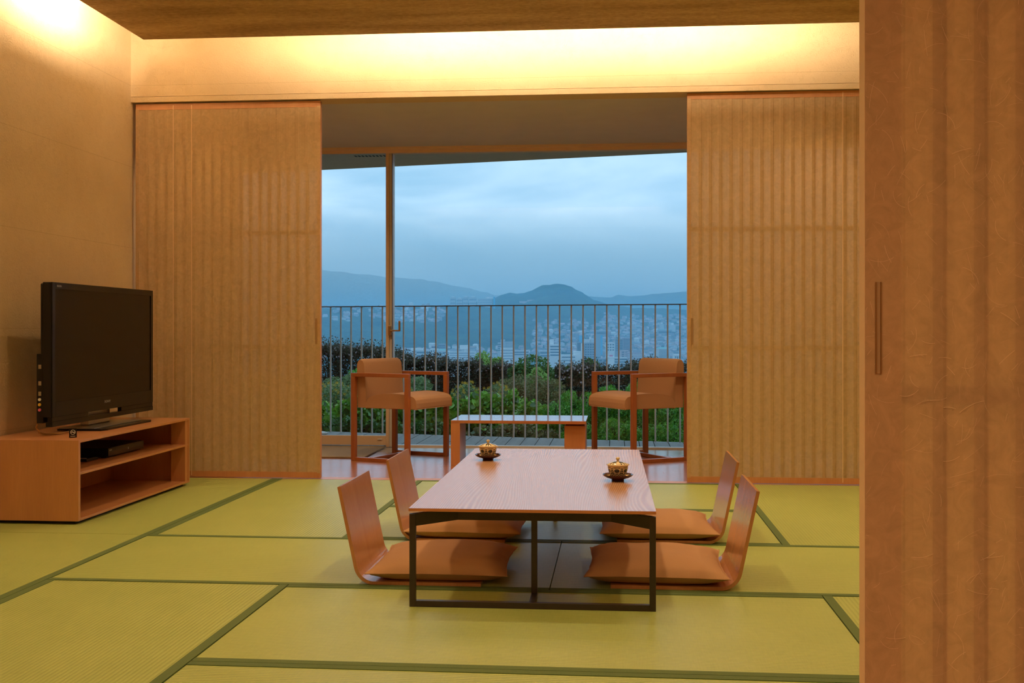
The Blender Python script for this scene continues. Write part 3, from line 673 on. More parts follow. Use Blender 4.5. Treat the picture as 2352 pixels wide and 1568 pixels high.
# ------------------------------------------------------------------ veranda armchairs
def armchair(label, loc, rz):
    t = thing('armchair', label, 'chair', loc, rz, 'upholstered armchairs on the veranda')
    d, w, h, q = 0.218, 0.263, 0.609, 0.016
    for sy in (-1, 1):
        y = sy * (w - 0.0)
        for sx in (-1, 1): MB().box(sx * d - q, sx * d + q, y - q, y + q, 0.0, h - 0.026).build('leg', M['chairwood'], t, bevel=0.002)
        MB().box(-d - q, d + q, y - q, y + q, h - 0.026, h).build('armrest', M['chairwood'], t, bevel=0.002)
        MB().box(-d + q, d - q, y - q + .002, y + q - .002, 0.0, 0.024).build('floor_rail', M['chairwood'], t, bevel=0.002)
    MB().box(-0.10, -0.068, -w + q, w - q, 0.002, 0.026).build('cross_rail', M['chairwood'], t, bevel=0.002)
    # seat with a rounded, crowned top
    n = 18; m = MB(); ww = w - q - 0.004; x0, x1 = -0.131, d + 0.055
    prof = [(-1, 0.365), (-0.995, 0.385), (-0.975, 0.405), (-0.93, 0.424), (-0.86, 0.439), (-0.74, 0.451), (-0.55, 0.460), (-0.30, 0.466), (0.0, 0.470), (0.35, 0.468), (0.7, 0.460), (0.9, 0.447), (0.975, 0.430), (1.0, 0.405), (1.0, 0.375), (0.985, 0.365)]
    def sx_(u): return x0 + (x1 - x0) * (u + 1) / 2
    for j in range(n + 1):
        v = -1 + 2 * j / n; cr_ = 1 - 0.30 * max(0.0, abs(v) - 0.6) ** 2 / 0.16 * 0.12
        for (u, z) in prof: m.v.append((sx_(u), ww * v, 0.365 + (z - 0.365) * cr_))
    k = len(prof)
    for j in range(n):
        for i in range(k - 1):
            a = j * k + i; m.f.append((a, a + 1, a + k + 1, a + k)[::-1])
        m.f.append((j * k, j * k + k - 1, j * k + 2 * k - 1, j * k + k)[::-1])
    m.f.append(tuple(range(k))[::-1]); m.f.append(tuple(n * k + i for i in range(k))); m.mi = [0] * len(m.f)
    m.build('seat', M['fabric'], t, smooth=False, bevel=0.004)
    # backrest: a leaning pad with a soft top, between the rear legs
    pr = [(-0.204, 0.367), (-0.209, 0.52), (-0.211, 0.66), (-0.207, 0.686), (-0.196, 0.701), (-0.178, 0.706), (-0.161, 0.699), (-0.150, 0.678), (-0.143, 0.62), (-0.137, 0.54), (-0.132, 0.46), (-0.130, 0.42), (-0.130, 0.367)]
    m = MB(); k = len(pr); ys = [-ww, -ww + .012, -ww + .04, 0, ww - .04, ww - .012, ww]; sh = [0.94, 0.985, 1, 1, 1, .985, .94]
    cxm, czm = -0.15, 0.55
    for y, s in zip(ys, sh):
        for (x, z) in pr: m.v.append((cxm + (x - cxm) * s, y, z if z < .5 else z - (1 - s) * 0.12))
    for j in range(len(ys) - 1):
        for i in range(k):
            i2 = (i + 1) % k; m.f.append((j * k + i, (j + 1) * k + i, (j + 1) * k + i2, j * k + i2)[::-1])
    m.f.append(tuple(range(k))); m.f.append(tuple((len(ys) - 1) * k + i for i in range(k))[::-1]); m.mi = [0] * len(m.f)
    b = m.build('backrest', M['fabric'], t); b.data.polygons.foreach_set('use_smooth', [True] * len(b.data.polygons)); b.data.set_sharp_from_angle(angle=radians(40))
    return t
armchair('tan upholstered armchair on the veranda, left of the coffee table', (-1.512, 7.916, 0), radians(-21.4))
armchair('tan upholstered armchair on the veranda, right of the coffee table', (0.174, 8.077, 0), radians(211.4))

# ------------------------------------------------------------------ veranda side table
st = thing('coffee_table', 'low glossy orange-brown table between the veranda armchairs', 'table', (-0.645, 7.76, 0))
x0, x1, y0, y1 = -1.098, -0.192, 7.52, 8.03
MB().box(x0, x1, y0, y1, 0.282, 0.302).build('table_top', M['gloss'], st, world=True, bevel=0.001)
MB().box(x0, x0 + 0.062, y0, y0 + 0.30, 0.0, 0.282).build('side_panel', M['orange'], st, world=True, bevel=0.001)
MB().box(-0.338, -0.198, y0 + 0.05, y0 + 0.42, 0.0, 0.266).build('pedestal', M['orange'], st, world=True, bevel=0.001)
MB().box(-0.33, -0.206, y0 + 0.09, y0 + 0.40, 0.266, 0.282).build('spacer', M['chairwood'], st, world=True)

# ------------------------------------------------------------------ television stand
ts = thing('television_stand', 'low open orange wooden television stand against the left wall', 'stand', (-2.73, 5.74, 0))
X0, X1, Y0, Y1, Z0, Z1 = -2.965, -2.482, 5.052, 6.432, 0.016, 0.392; q = 0.012
MB().box(X0, X1, Y0, Y0 + 0.02, Z0, Z1 - .0005).build('side_panel', M['orange'], ts, world=True, bevel=0.0008)
MB().box(X0, X1, Y1 - 0.02, Y1, Z0, Z1 - .0005).build('side_panel', M['orange'], ts, world=True, bevel=0.0008)
MB().box(X0, X1 + .0005, Y0 + 0.0005, Y1 - .0005, Z1 - q, Z1).build('top_panel', M['orange_x'], ts, world=True, bevel=0.0008)
MB().box(X0, X1 + .0005, Y0 + 0.02, Y1 - 0.02, Z0, Z0 + q).build('bottom_panel', M['orange_x'], ts, world=True, bevel=0.0008)
MB().box(X0 + 0.012, X1 - .002, Y0 + 0.02, Y1 - 0.02, 0.230, 0.242).build('shelf', M['orange_x'], ts, world=True, bevel=0.0008)
MB().box(X0, X0 + 0.012, Y0 + 0.02, Y1 - 0.02, Z0 + q, Z1 - q).build('back_panel', M['orange'], ts, world=True)
for za, zb in ((Z0 + q, 0.230), (0.242, Z1 - q)):
    MB().box(X1 - 0.088, X1 - 0.004, Y1 - 0.062, Y1 - 0.02, za, zb).build('end_stile', M['orange'], ts, world=True)
MB().box(X0 + 0.03, X1 - 0.03, Y0 + 0.03, Y1 - 0.03, 0.0, Z0).build('plinth', M['blackm'], ts, world=True)

# television
tv = thing('television', 'black flat screen television standing on the low orange stand', 'television', (-2.73, 5.82, 0.392))
X, ya, yb, zb, zt = -2.70, 5.222, 6.412, 0.438, 1.136
MB().box(X - 0.045, X - 0.004, ya, yb, 0.484, zt).build('casing', M['blackm'], tv, world=True, bevel=0.003)
MB().box(X - 0.060, X - 0.045, ya + .004, ya + 0.25, 0.60, zt - 0.004).box(X - 0.105, X - 0.045, ya + 0.12, yb - 0.12, 0.55, 1.05).build('rear_bulge', M['blackm'], tv, world=True, bevel=0.01)
bz = MB(); bw = 0.030
bz.box(X - 0.004, X + 0.004, ya, ya + bw, 0.484, zt).box(X - 0.004, X + 0.004, yb - bw, yb, 0.484, zt).box(X - .004, X + .004, ya + bw, yb - bw, zt - 0.032, zt).box(X - .004, X + .004, ya + bw, yb - bw, 0.484, 0.556)
bz.build('bezel', M['black'], tv, world=True, bevel=0.001)
MB().box(X - 0.004, X + 0.0005, ya + bw, yb - bw, 0.556, zt - 0.032).build('screen_panel', M['screen'], tv, world=True)
lb = MB().box(X - 0.03, X + 0.004, ya, yb, 0.438, 0.462).box(X - 0.02, X + 0.002, ya, 5.60, 0.462, 0.484).box(X - 0.02, X + 0.002, 5.99, yb, 0.462, 0.484)
lb.build('lower_bar', M['black'], tv, world=True, bevel=0.001)
# socket box on the near edge
sk = MB().box(X - 0.078, X - 0.045, ya + 0.004, ya + 0.05, 0.455, 0.79).build('socket_box', M['blackm'], tv, world=True, bevel=0.002)
for k, (z, c) in enumerate(((0.52, 'bred'), (0.545, 'yellow'), (0.57, 'white'))):
    MB().tube([(X - 0.061, ya + 0.0045, z), (X - 0.061, ya - 0.002, z)], 0.007, 12).build('socket', M[c], tv, world=True)
for z in (0.60, 0.65, 0.73): MB().box(X - 0.068, X - 0.054, ya + 0.0025, ya + 0.0045, z - 0.012, z + 0.008).build('socket', M['silver'], tv, world=True)
pts = [(X - 0.085, ya + 0.02, 0.47)] + [(X - 0.09 + 0.006 * sin(k), ya + 0.02 + 0.003 * k, 0.46 - 0.006 * k) for k in range(1, 10)] + [(X - 0.07, ya + 0.08, 0.397), (X - 0.02, ya + 0.14, 0.397), (X - 0.03, ya + 0.30, 0.397)]
MB().tube(pts, 0.004, 8).build('cable', M['brass'], tv, world=True)
bs = MB().prism([(-2.83, 5.53), (-2.60, 5.53), (-2.585, 5.58), (-2.585, 6.12), (-2.60, 6.16), (-2.83, 6.16)], 0.392, 0.402).build('base', M['black'], tv, world=True, bevel=0.002)
MB().box(-2.825, -2.635, 5.535, 6.10, 0.402, 0.407).build('base_plate', M['silver'], tv, world=True, bevel=0.002)
MB().box(-2.79, -2.745, 5.70, 5.95, 0.407, 0.56).build('neck', M['silver'], tv, world=True, bevel=0.004)
text_mesh('brand_lettering', 'SONY', 0.022, M['grey'], tv, (X + 0.0045 + 2.73, 5.815 - 5.82, 0.520 - 0.392), (pi / 2, 0, pi / 2), scale=(1.25, 0.8, 1))
text_mesh('brand_lettering', 'BRAVIA', 0.014, M['grey'], tv, (X + 0.0045 + 2.73, 5.29 - 5.82, 1.114 - 0.392), (pi / 2, 0, pi / 2))

# disc player, flat box, small no-smoking sign
pl = thing('disc_player', 'flat black disc player on the middle shelf of the television stand', 'disc player', (-2.75, 5.85, 0.242))
MB().box(-2.90, -2.618, 5.64, 6.08, 0.248, 0.294).build('casing', M['blackm'], pl, world=True, bevel=0.003)
MB().box(-2.618, -2.610, 5.64, 6.08, 0.250, 0.293).build('front_panel', M['black'], pl, world=True, bevel=0.002)
for (a, b) in ((-2.88, 5.67), (-2.65, 5.67), (-2.88, 6.05), (-2.65, 6.05)): MB().lathe([(0, 0.242), (0.012, 0.242), (0.012, 0.248), (0, 0.248)], 12, c=(a, b, 0)).build('foot', M['blackm'], pl, world=True)
text_mesh('brand_lettering', 'SONY', 0.012, M['grey'], pl, (0.1405, -0.185, 0.036), (pi / 2, 0, pi / 2))
text_mesh('disc_logo', 'B', 0.016, M['grey'], pl, (0.1405, 0.03, 0.024), (pi / 2, 0, pi / 2))
bx = thing('remote_tray', 'flat black tray with pale silver edge beside the disc player', 'tray', (-2.69, 5.49, 0.242))
MB().box(-2.79, -2.645, 5.47, 5.60, 0.242, 0.258).build('tray_body', M['black'], bx, world=True, bevel=0.002)
MB().box(-2.79, -2.645, 5.4655, 5.4700, 0.258, 0.262).build('silver_edge', M['silver'], bx, world=True)
sg = thing('table_sign', 'tiny black no-smoking sign near the front of the stand top', 'sign', (-2.575, 5.185, 0.392), radians(28))
m = MB().box(-0.017, 0.017, -0.0015, 0.0015, 0.0, 0.044).box(-0.017, 0.017, -0.0015, 0.03, 0.0, 0.002)
m.build('plate', M['black'], sg)
ring = MB(); nn = 28
for k in range(nn):
    a0, a1 = 2 * pi * k / nn, 2 * pi * (k + 1) / nn
    ring._add([(0.0115 * cos(a), -0.0019, 0.026 + 0.0115 * sin(a)) for a in (a0, a1)] + [(0.0095 * cos(a), -0.0019, 0.026 + 0.0095 * sin(a)) for a in (a1, a0)], [(0, 1, 2, 3)])
ring._add([(-0.0075, -0.0019, 0.0335), (-0.0065, -0.0019, 0.0345), (0.0075, -0.0019, 0.0195), (0.0065, -0.0019, 0.0185)], [(0, 1, 2, 3)])
ring._add([(-0.008, -0.0019, 0.0245), (0.008, -0.0019, 0.0245), (0.008, -0.0019, 0.0275), (-0.008, -0.0019, 0.0275)], [(0, 1, 2, 3)])
ring.box(-0.011, 0.011, -0.0019, -0.0015, 0.006, 0.0082).build('prohibition_mark', M['white'], sg)

# ------------------------------------------------------------------ outside: deck, railing, eave
def railY(x): return 9.934 - 0.2214 * (x + 2.623)
deck = struct('deck', MB().prism([(-6, 8.77), (4.5, 8.77), (4.5, railY(4.5) + .05), (-6, railY(-6) + .05)], -0.16, -0.030), M['stem'])
x = -5.0
while x < 3.6:
    w = 0.118; a, b = x + 0.0025, x + w - 0.0025
    m = MB().prism([(a, 8.775), (b, 8.775), (b, railY(b) + 0.03), (a, railY(a) + 0.03)], -0.028, R.uniform(-0.002, 0.001))
    o = m.build('deck_plank', M['deck'], deck, bevel=0.002); o.data.transform(Matrix.Translation((0, 0, 0)))
    x += w
struct('eave', MB().prism([(-6, 8.77), (4.5, 8.77), (4.5, railY(4.5)), (-6, railY(-6))], 2.34, 2.42), M['soffit'])
struct('wall_above_glass', MB().box(-6, 4.5, 8.70, 8.80, 2.312, 3.0).box(-6, XL - .12, 8.62, 8.80, -0.1, 3.0).box(XR + .12, 4.5, 8.62, 8.80, -.1, 3.0), M['soffit'])
vt = tag(bpy.data.objects.new('eave_vent', None), 'slatted grey air vent in the eave outside, at top left', 'vent'); C.objects.link(vt); vt.location = (-2.0, 9.06, 2.34)
MB().box(-0.15, 0.15, -0.13, 0.13, -0.004, 0.0).build('vent_frame', M['soffit'], vt)
for k in range(9): MB().box(-0.13 + k * 0.030, -0.13 + k * 0.030 + 0.014, -0.115, 0.115, -0.0065, -0.0035).build('vent_slat', M['vent'], vt)

rl = thing('railing', 'grey steel balcony railing with thin vertical bars beyond the glass', 'railing', (-1.03, railY(-1.03), 0))
MB().beam((-4.6, railY(-4.6)), (3.2, railY(3.2)), 0.040, 1.112, 1.120).build('top_rail', M['rail_top'], rl, world=True)
me = MB().box(-0.0055, 0.0055, -0.0055, 0.0055, -0.14, 1.112).mesh('baluster', M['rail'])
ang = atan2(-0.2214, 1)
obs_px = [759.5, 784, 807.5, 831.8, 855.5, 879.8, 904.5, 928.5, 953, 978, 1002.8, 1027.8, 1053, 1078.5, 1103.5, 1129.5,
          1155.2, 1181, 1207.2, 1233.5, 1260, 1286.5, 1313, 1340, 1367.3, 1394.6, 1422, 1450, 1477.3, 1505.2, 1533.5, 1562]
def at_rail(u):
    a = (u - CX) / F_PX; dx = -sin(YAW) + a * cos(YAW); dy = cos(YAW) + a * sin(YAW)
    t = (9.934 - 0.2214 * 2.623) / (dy + 0.2214 * dx); return dx * t
xa, xb = at_rail(759.5), at_rail(1562); stp = (xb - xa) / 31
for k in range(-14, 46):
    xx = xa + k * stp
    link_mesh('baluster', me, rl, (xx + 1.03, railY(xx) - railY(-1.03), 0), (0, 0, ang + pi / 2 * 0))
rd = tag(MB().lathe([(0, 0), (0.10, 0.0), (0.125, 0.010), (0.12, 0.022), (0.09, 0.028), (0, 0.03)], 32).build('round_stone', M['sill'], smooth=True, origin=None), 'flat round pale stone lying on the deck at far left', 'stone')
rd.location = (-2.60, 9.60, 0.002)

# ------------------------------------------------------------------ garden
def leaf_cloud(name, n, shape, size, mat, parent, elong=1.6, upright=0.0, seed=1, fold=0.25):
    """n small two-triangle leaves; shape(rng, n) gives the centres."""
    rng = np.random.RandomState(seed); c = shape(rng, n); n = len(c)
    s = size * rng.uniform(0.6, 1.3, n)
    a = rng.uniform(0, 2 * pi, n); tl = rng.uniform(-0.9, 0.9, n)
    d = np.stack([np.cos(a) * np.cos(tl), np.sin(a) * np.cos(tl), np.sin(tl)], 1)
    if upright: d = d * (1 - upright) + np.array([0, 0, 1.0]) * upright; d /= np.linalg.norm(d, axis=1)[:, None]
    r = rng.normal(size=(n, 3)); sd = np.cross(d, r); sd /= np.linalg.norm(sd, axis=1)[:, None] + 1e-9; nn_ = np.cross(d, sd)
    h = s[:, None] / 2; w = h / elong
    P = np.stack([c - d * h, c + sd * w + nn_ * (w * fold) - d * h * .1, c + d * h, c - sd * w + nn_ * (w * fold) - d * h * .1], 1).reshape(-1, 3)
    idx = np.arange(n)[:, None] * 4
    tri = np.concatenate([idx + np.array([[0, 1, 2]]), idx + np.array([[0, 2, 3]])], 1).reshape(-1)
    me_ = bpy.data.meshes.new(name); me_.vertices.add(4 * n); me_.vertices.foreach_set('co', P.astype(np.float32).ravel())
    me_.loops.add(6 * n); me_.loops.foreach_set('vertex_index', tri.astype(np.int32)); me_.polygons.add(2 * n)
    me_.polygons.foreach_set('loop_start', np.arange(0, 6 * n, 3, dtype=np.int32)); me_.update(calc_edges=True)
    me_.materials.append(mat); o = bpy.data.objects.new(name, me_); C.objects.link(o); o.parent = parent; o['kind'] = 'stuff'
    return o
def blob(rx, ry, rz, zc, lumps=7, shell=0.5, seed=0):
    g = np.random.RandomState(seed + 100); cc = g.uniform(-1, 1, (lumps, 3)) * np.array([rx * .62, ry * .5, rz * .45]); rr = g.uniform(0.4, 0.62, lumps)
    def f(rng, n):
        k = rng.randint(0, lumps, n); v = rng.normal(size=(n, 3)); v /= np.linalg.norm(v, axis=1)[:, None]
        v *= rng.uniform(shell, 1, n)[:, None] ** 0.6; p = cc[k] + v * rr[k][:, None] * np.array([rx, ry, rz]); p[:, 2] += zc
        return p[p[:, 2] > 0.0]
    return f
def slab(rx, ry, zt, seed=0):
    g = np.random.RandomState(seed + 300); ph = g.uniform(0, 6, 4)
    def f(rng, n):
        x = rng.uniform(-1, 1, n) * rx; top = zt * (1 + 0.05 * np.sin(x * 7 + ph[0]) + 0.04 * np.sin(x * 17 + ph[1]) + 0.03 * np.sin(x * 41 + ph[2]))
        face = rng.uniform(0, 1, n) < 0.62
        y = np.where(face, -ry * (1 + 0.12 * np.sin(x * 11 + ph[3])) * rng.uniform(0.82, 1.0, n), rng.uniform(-1, 1, n) * ry)
        z = np.where(face, top * rng.uniform(0.0, 1.0, n), top * (1 - 0.10 * rng.uniform(0, 1, n) ** 2 + 0.05 * rng.normal(size=n).clip(-1, 2) ** 3 * 0.4))
        return np.stack([x, y, z], 1)
    return f
def ground_z(y): return -0.32 + 0.30 * min(max((y - 10) / 7.0, 0), 1)
def px_xyz(u, v, d):
    a = (u - CX) / F_PX; c = (HY - v) / F_PX
    return (d * (-sin(YAW) + a * cos(YAW)), d * (cos(YAW) + a * sin(YAW)), EYE + c * d)
def plant(name, label, cat, u0, u1, vtop, dist, n, size, mat, group=None, ry=None, base=None, elong=1.6, upright=0.0, lumps=7, seed=1, flowers=None, leaves=0, shell=.5, stemm=True, zlow=None, fold=.25, box=False):
    cx, cy, zt_ = px_xyz((u0 + u1) / 2, vtop, dist); rx = (u1 - u0) / 2 / F_PX * dist
    gz = ground_z(cy) if base is None else base; hgt = zt_ - gz
    t = thing(name, label, cat, (cx, cy, gz), 0, group)
    zc = hgt * 0.5 if zlow is None else (hgt + zlow) / 2
    rz_ = hgt * 0.52 if zlow is None else (hgt - zlow) / 2
    leaf_cloud('foliage', n, slab(rx * 1.04, ry or .5, hgt * .97, seed) if box else blob(rx * 1.08, ry or rx * 0.6, rz_, zc, lumps, shell, seed), size, mat, t, elong, upright, seed, fold)
    if stemm:
        m = MB()
        for k in range(4):
            a = R.uniform(0, 6.28); m.tube([(0, 0, -0.05), (cos(a) * rx * .2, sin(a) * rx * .1, hgt * .4), (cos(a) * rx * .45, sin(a) * rx * .25, hgt * .8)], [0.012, 0.008, 0.004], 5)
        m.build('stem', M['stem'], t)
    if flowers:
        k_, fs_, fm = flowers; rr = np.random.RandomState(seed + 5); mb = MB(); pts_ = (slab(rx * 1.04, (ry or .5) * 1.08, hgt, seed) if box else blob(rx * 1.1, (ry or rx * .6) * 1.1, rz_ * 1.08, zc, lumps, 0.92, seed))(rr, k_ * 3)
        pts_ = pts_[np.argsort(pts_[:, 1] * 0.6 - pts_[:, 2] * 1.6)][:k_]
        for p in pts_:
            for q_ in range(5):
                a = 2 * pi * q_ / 5; u_, w_ = cos(a) * fs_, sin(a) * fs_; u2, w2 = cos(a + .7) * fs_ * .6, sin(a + .7) * fs_ * .6
                mb._add([(p[0], p[1], p[2]), (p[0] + u_, p[1] - .004, p[2] + w_), (p[0] + u2, p[1] - .002, p[2] + w2)], [(0, 1, 2)])
        mb.build('blossoms', fm, t, kind='stuff')
    if leaves:
        lm = big_leaf_mesh; rr = np.random.RandomState(seed + 9); pts_ = blob(rx * 1.02, (ry or rx * .6), rz_ * 1.02, zc, lumps, 0.95, seed)(rr, leaves * 6)
        pts_ = pts_[np.argsort(pts_[:, 1] - 0.3 * pts_[:, 2])][:leaves]
        for p in pts_:
            o = link_mesh('leaf', lm[R.randint(0, 2)], t, tuple(p), (R.uniform(0.2, 1.2), R.uniform(-.6, .6), R.uniform(-1.2, 1.2))); s = R.uniform(0.7, 1.25); o.scale = (s, s, s)
    return t
def heart(mat):
    m = MB(); n = 14; rim = []
    for k in range(n):
        a = 2 * pi * k / n; r = 0.030 * (1 - 0.28 * sin(a)) if True else 0; r = 0.032 * (1.0 - 0.25 * sin(a) + (0.22 if abs(a - 1.5 * pi) < 0.3 else 0) - (0.25 if abs(a - .5 * pi) < 0.3 else 0))
        rim.append((r * cos(a), r * sin(a), 0.006 * abs(cos(a)) + 0.002 * sin(3 * a)))
    m._add([(0, 0, 0)] + rim, [(0, k + 1, (k + 1) % n + 1) for k in range(n)]); return m.mesh('leaf', mat, True)
big_leaf_mesh = [heart(M['broad']), heart(leaf('lime_broad_leaf', [(0.11, 0.24, 0.02), (0.14, 0.28, 0.03)], .35)), heart(leaf('deep_broad_leaf', [(0.04, 0.12, 0.015), (0.05, 0.15, 0.02)], .3))]

gp = [(9.0, -0.34), (12, -0.26), (17, -0.02), (22, 0.0), (26, -1.5), (60, -25), (160, -60), (1800, -60)]
gm = MB()
for (y, z) in gp:
    for x in (-y * 0.9 - 10, -y * .3, y * .3, y * 0.9 + 10): gm.v.append((x, y, z))
for i in range(len(gp) - 1):
    for k in range(3): gm.f.append((i * 4 + k, i * 4 + k + 1, i * 4 + k + 5, i * 4 + k + 4)); gm.mi.append(0 if i < 5 else 1)
g_ = gm.build('ground', [M['soil'], M['city_ground']]); g_['kind'] = 'structure'

# dark clipped hedge, seen from left to right
hedge_spec = [(715, 800, 790, 15.5, 'behind the left edge of the railing'), (785, 875, 797, 15.8, 'left of the glass door stile'),
              (865, 945, 813, 16.2, 'behind the left armchair'), (930, 1020, 823, 16.6, 'just right of the glass door stile'),
              (1005, 1100, 833, 17.0, 'over the left end of the coffee table'), (1085, 1170, 838, 17.3, 'below the small pale green tree')]
for i, (a, b, vt_, d, w) in enumerate(hedge_spec):
    plant('hedge_bush', 'dark reddish clipped hedge bush ' + w, 'hedge', a, b, vt_, d, 15000, 0.025, M['hedge'], 'dark hedge beyond the garden', ry=0.5, elong=1.5, lumps=12, seed=20 + i,
          flowers=(50, 0.013, M['lilac']), box=True)
plant('hedge_bush', 'brownish flowering bush left of the right armchair', 'hedge', 1280, 1372, 838, 15.0, 14000, 0.024, M['hedge'], 'dark hedge beyond the garden', ry=.5, lumps=12, seed=31, flowers=(90, 0.015, M['lilac']), box=True)
plant('hedge_bush', 'dark bush seen through the right armchair frame', 'hedge', 1365, 1470, 842, 15.5, 12000, 0.024, M['hedge'], 'dark hedge beyond the garden', ry=.5, lumps=12, seed=32, box=True)
plant('hedge_bush', 'low dark bush behind the back of the right armchair', 'hedge', 1455, 1590, 832, 16.5, 12000, 0.024, M['hedge'], 'dark hedge beyond the garden', ry=.5, lumps=12, seed=33, box=True)
# trees just behind the hedge
plant('small_tree', 'pale yellow-green small tree rising over the hedge', 'tree', 1095, 1162, 803, 18.5, 5000, 0.05, M['lime'], None, ry=.3, lumps=9, seed=41, elong=2.2, zlow=.0)
plant('small_tree', 'low yellow-green tree top peeping over the hedge at left', 'tree', 955, 985, 816, 19.0, 1200, 0.045, M['lime'], None, ry=.2, lumps=5, seed=42, elong=2.2, zlow=.1)
plant('small_tree', 'broad dark green tree behind the middle of the railing', 'tree', 1160, 1300, 808, 18.0, 12000, 0.055, M['tree'], None, ry=.4, lumps=14, seed=43, elong=2.0, zlow=-.2)
plant('small_tree', 'yellowish bush in front of the broad dark tree', 'tree', 1205, 1270, 836, 16.6, 3500, 0.045, M['lime'], None, ry=.3, lumps=7, seed=44, elong=2.2, zlow=-.1)
plant('small_tree', 'feathery dark green tree left of the tall city tower', 'tree', 1300, 1338, 830, 17.0, 2200, 0.06, M['tree'], None, ry=.2, lumps=6, seed=45, elong=3.0, zlow=.05)
plant('small_tree', 'feathery dark green tree below the tall city tower', 'tree', 1338, 1376, 820, 17.2, 2600, 0.06, M['tree'], None, ry=.2, lumps=6, seed=46, elong=3.0, zlow=.05)
plant('small_tree', 'tiny dark tree top over the right armchair arm', 'tree', 1432, 1452, 836, 17.5, 700, 0.045, M['tree'], None, ry=.15, lumps=4, seed=47, elong=2.5, zlow=.05)
# olive scrub in the middle distance
for i, (a, b, vt_, d, w) in enumerate([(735, 830, 850, 13.6, 'behind the left-most bars'), (815, 905, 856, 13.8, 'behind the left armchair back'), (900, 1000, 862, 13.8, 'right of the left armchair back'),
                                       (1120, 1215, 846, 14.4, 'under the pale green tree'), (1205, 1300, 856, 14.0, 'above the right half of the coffee table')]):
    plant('olive_shrub', 'soft olive-green scrub ' + w, 'shrub', a, b, vt_, d, 6000, 0.040, M['olive' if i > 2 else 'mid'], 'olive scrub in the garden', ry=.4, lumps=10, seed=60 + i, elong=3.2, upright=.3)
# yellow flowered shrubs
for i, (a, b, vt_, d, w) in enumerate([(738, 820, 868, 12.6, 'at the left-most bars'), (890, 960, 874, 12.8, 'through the left armchair arm'), (1020, 1110, 872, 12.8, 'above the left end of the coffee table'),
                                       (1095, 1180, 874, 12.9, 'above the middle of the coffee table')]):
    plant('flowering_shrub', 'yellow-flowered green shrub ' + w, 'shrub', a, b, vt_, d, 5000, 0.034, M['mid'], 'yellow-flowered shrubs', ry=.35, lumps=9, seed=70 + i, elong=2.6, flowers=(70, 0.020, M['yellow']))
# broad leaved plants at the railing
bl = [(715, 775, 915, 11.6, 'at the left-most bars'), (765, 830, 898, 11.4, 'left of the left armchair'), (820, 880, 905, 11.3, 'under the left armchair seat'), (870, 935, 912, 11.2, 'behind the left armchair legs'),
      (930, 985, 905, 11.2, 'right of the glass door stile'), (975, 1035, 895, 11.3, 'under the front of the left armchair'), (1025, 1085, 893, 11.2, 'above the coffee table left end'),
      (1075, 1135, 890, 11.3, 'above the coffee table, left of its middle'), (1125, 1190, 890, 11.2, 'above the middle of the coffee table'), (1180, 1245, 905, 11.0, 'above the coffee table, right of its middle')]
for i, (a, b, vt_, d, w) in enumerate(bl):
    plant('broad_leaved_plant', 'fresh green broad-leaved plant ' + w, 'plant', a, b, vt_, d, 1500, 0.062, M['broad'], 'broad-leaved plants behind the railing', ry=.35, lumps=9, seed=80 + i, elong=1.25, leaves=22)
for i, (a, b, vt_, d, w) in enumerate([(715, 800, 960, 10.75, 'at the left-most bars'), (790, 870, 955, 10.7, 'behind the left armchair rear legs'), (860, 950, 960, 10.6, 'at the foot of the glass door stile'), (940, 1040, 955, 10.5, 'under the left armchair'),
                                       (1030, 1130, 968, 10.45, 'under the coffee table left half'), (1120, 1220, 968, 10.35, 'under the coffee table middle'), (1210, 1300, 968, 10.25, 'beside the coffee table pedestal')]):
    plant('ground_cover', 'dark low leafy ground cover ' + w, 'plant', a, b, vt_, d, 2600, 0.045, M['tree' if i < 4 else 'olive'], 'low leaf cover along the deck edge', ry=.25, lumps=9, seed=100 + i, elong=1.5, leaves=6 if i < 5 else 0, base=-.3)
# fine bright green plants at the right
for i, (a, b, vt_, d, w) in enumerate([(1225, 1300, 905, 11.3, 'above the coffee table right end'), (1285, 1365, 890, 11.2, 'left of the right armchair'), (1350, 1425, 868, 11.4, 'through the right armchair arm'), (1410, 1480, 872, 11.2, 'behind the right armchair seat'),
                                       (1465, 1540, 890, 10.9, 'under the right armchair seat'), (1525, 1600, 885, 10.8, 'beside the right screen edge')]):
    plant('feathery_plant', 'bright green fine-leaved plant ' + w, 'plant', a, b, vt_, d, 7000, 0.034, M['fern'], 'fine-leaved plants at the right', ry=.35, lumps=11, seed=120 + i, elong=3.2, upright=.45)
for i, (a, b, vt_, d, w) in enumerate([(1290, 1380, 965, 10.2, 'right of the coffee table'), (1370, 1470, 960, 10.1, 'between the right armchair front legs'), (1460, 1600, 950, 10.0, 'under the right armchair back')]):
    plant('ground_cover', 'dense grassy ground cover ' + w, 'plant', a, b, vt_, d, 6000, 0.032, M['fern'], 'low leaf cover along the deck edge', ry=.22, lumps=11, seed=130 + i, elong=3.0, upright=.4, base=-.3)
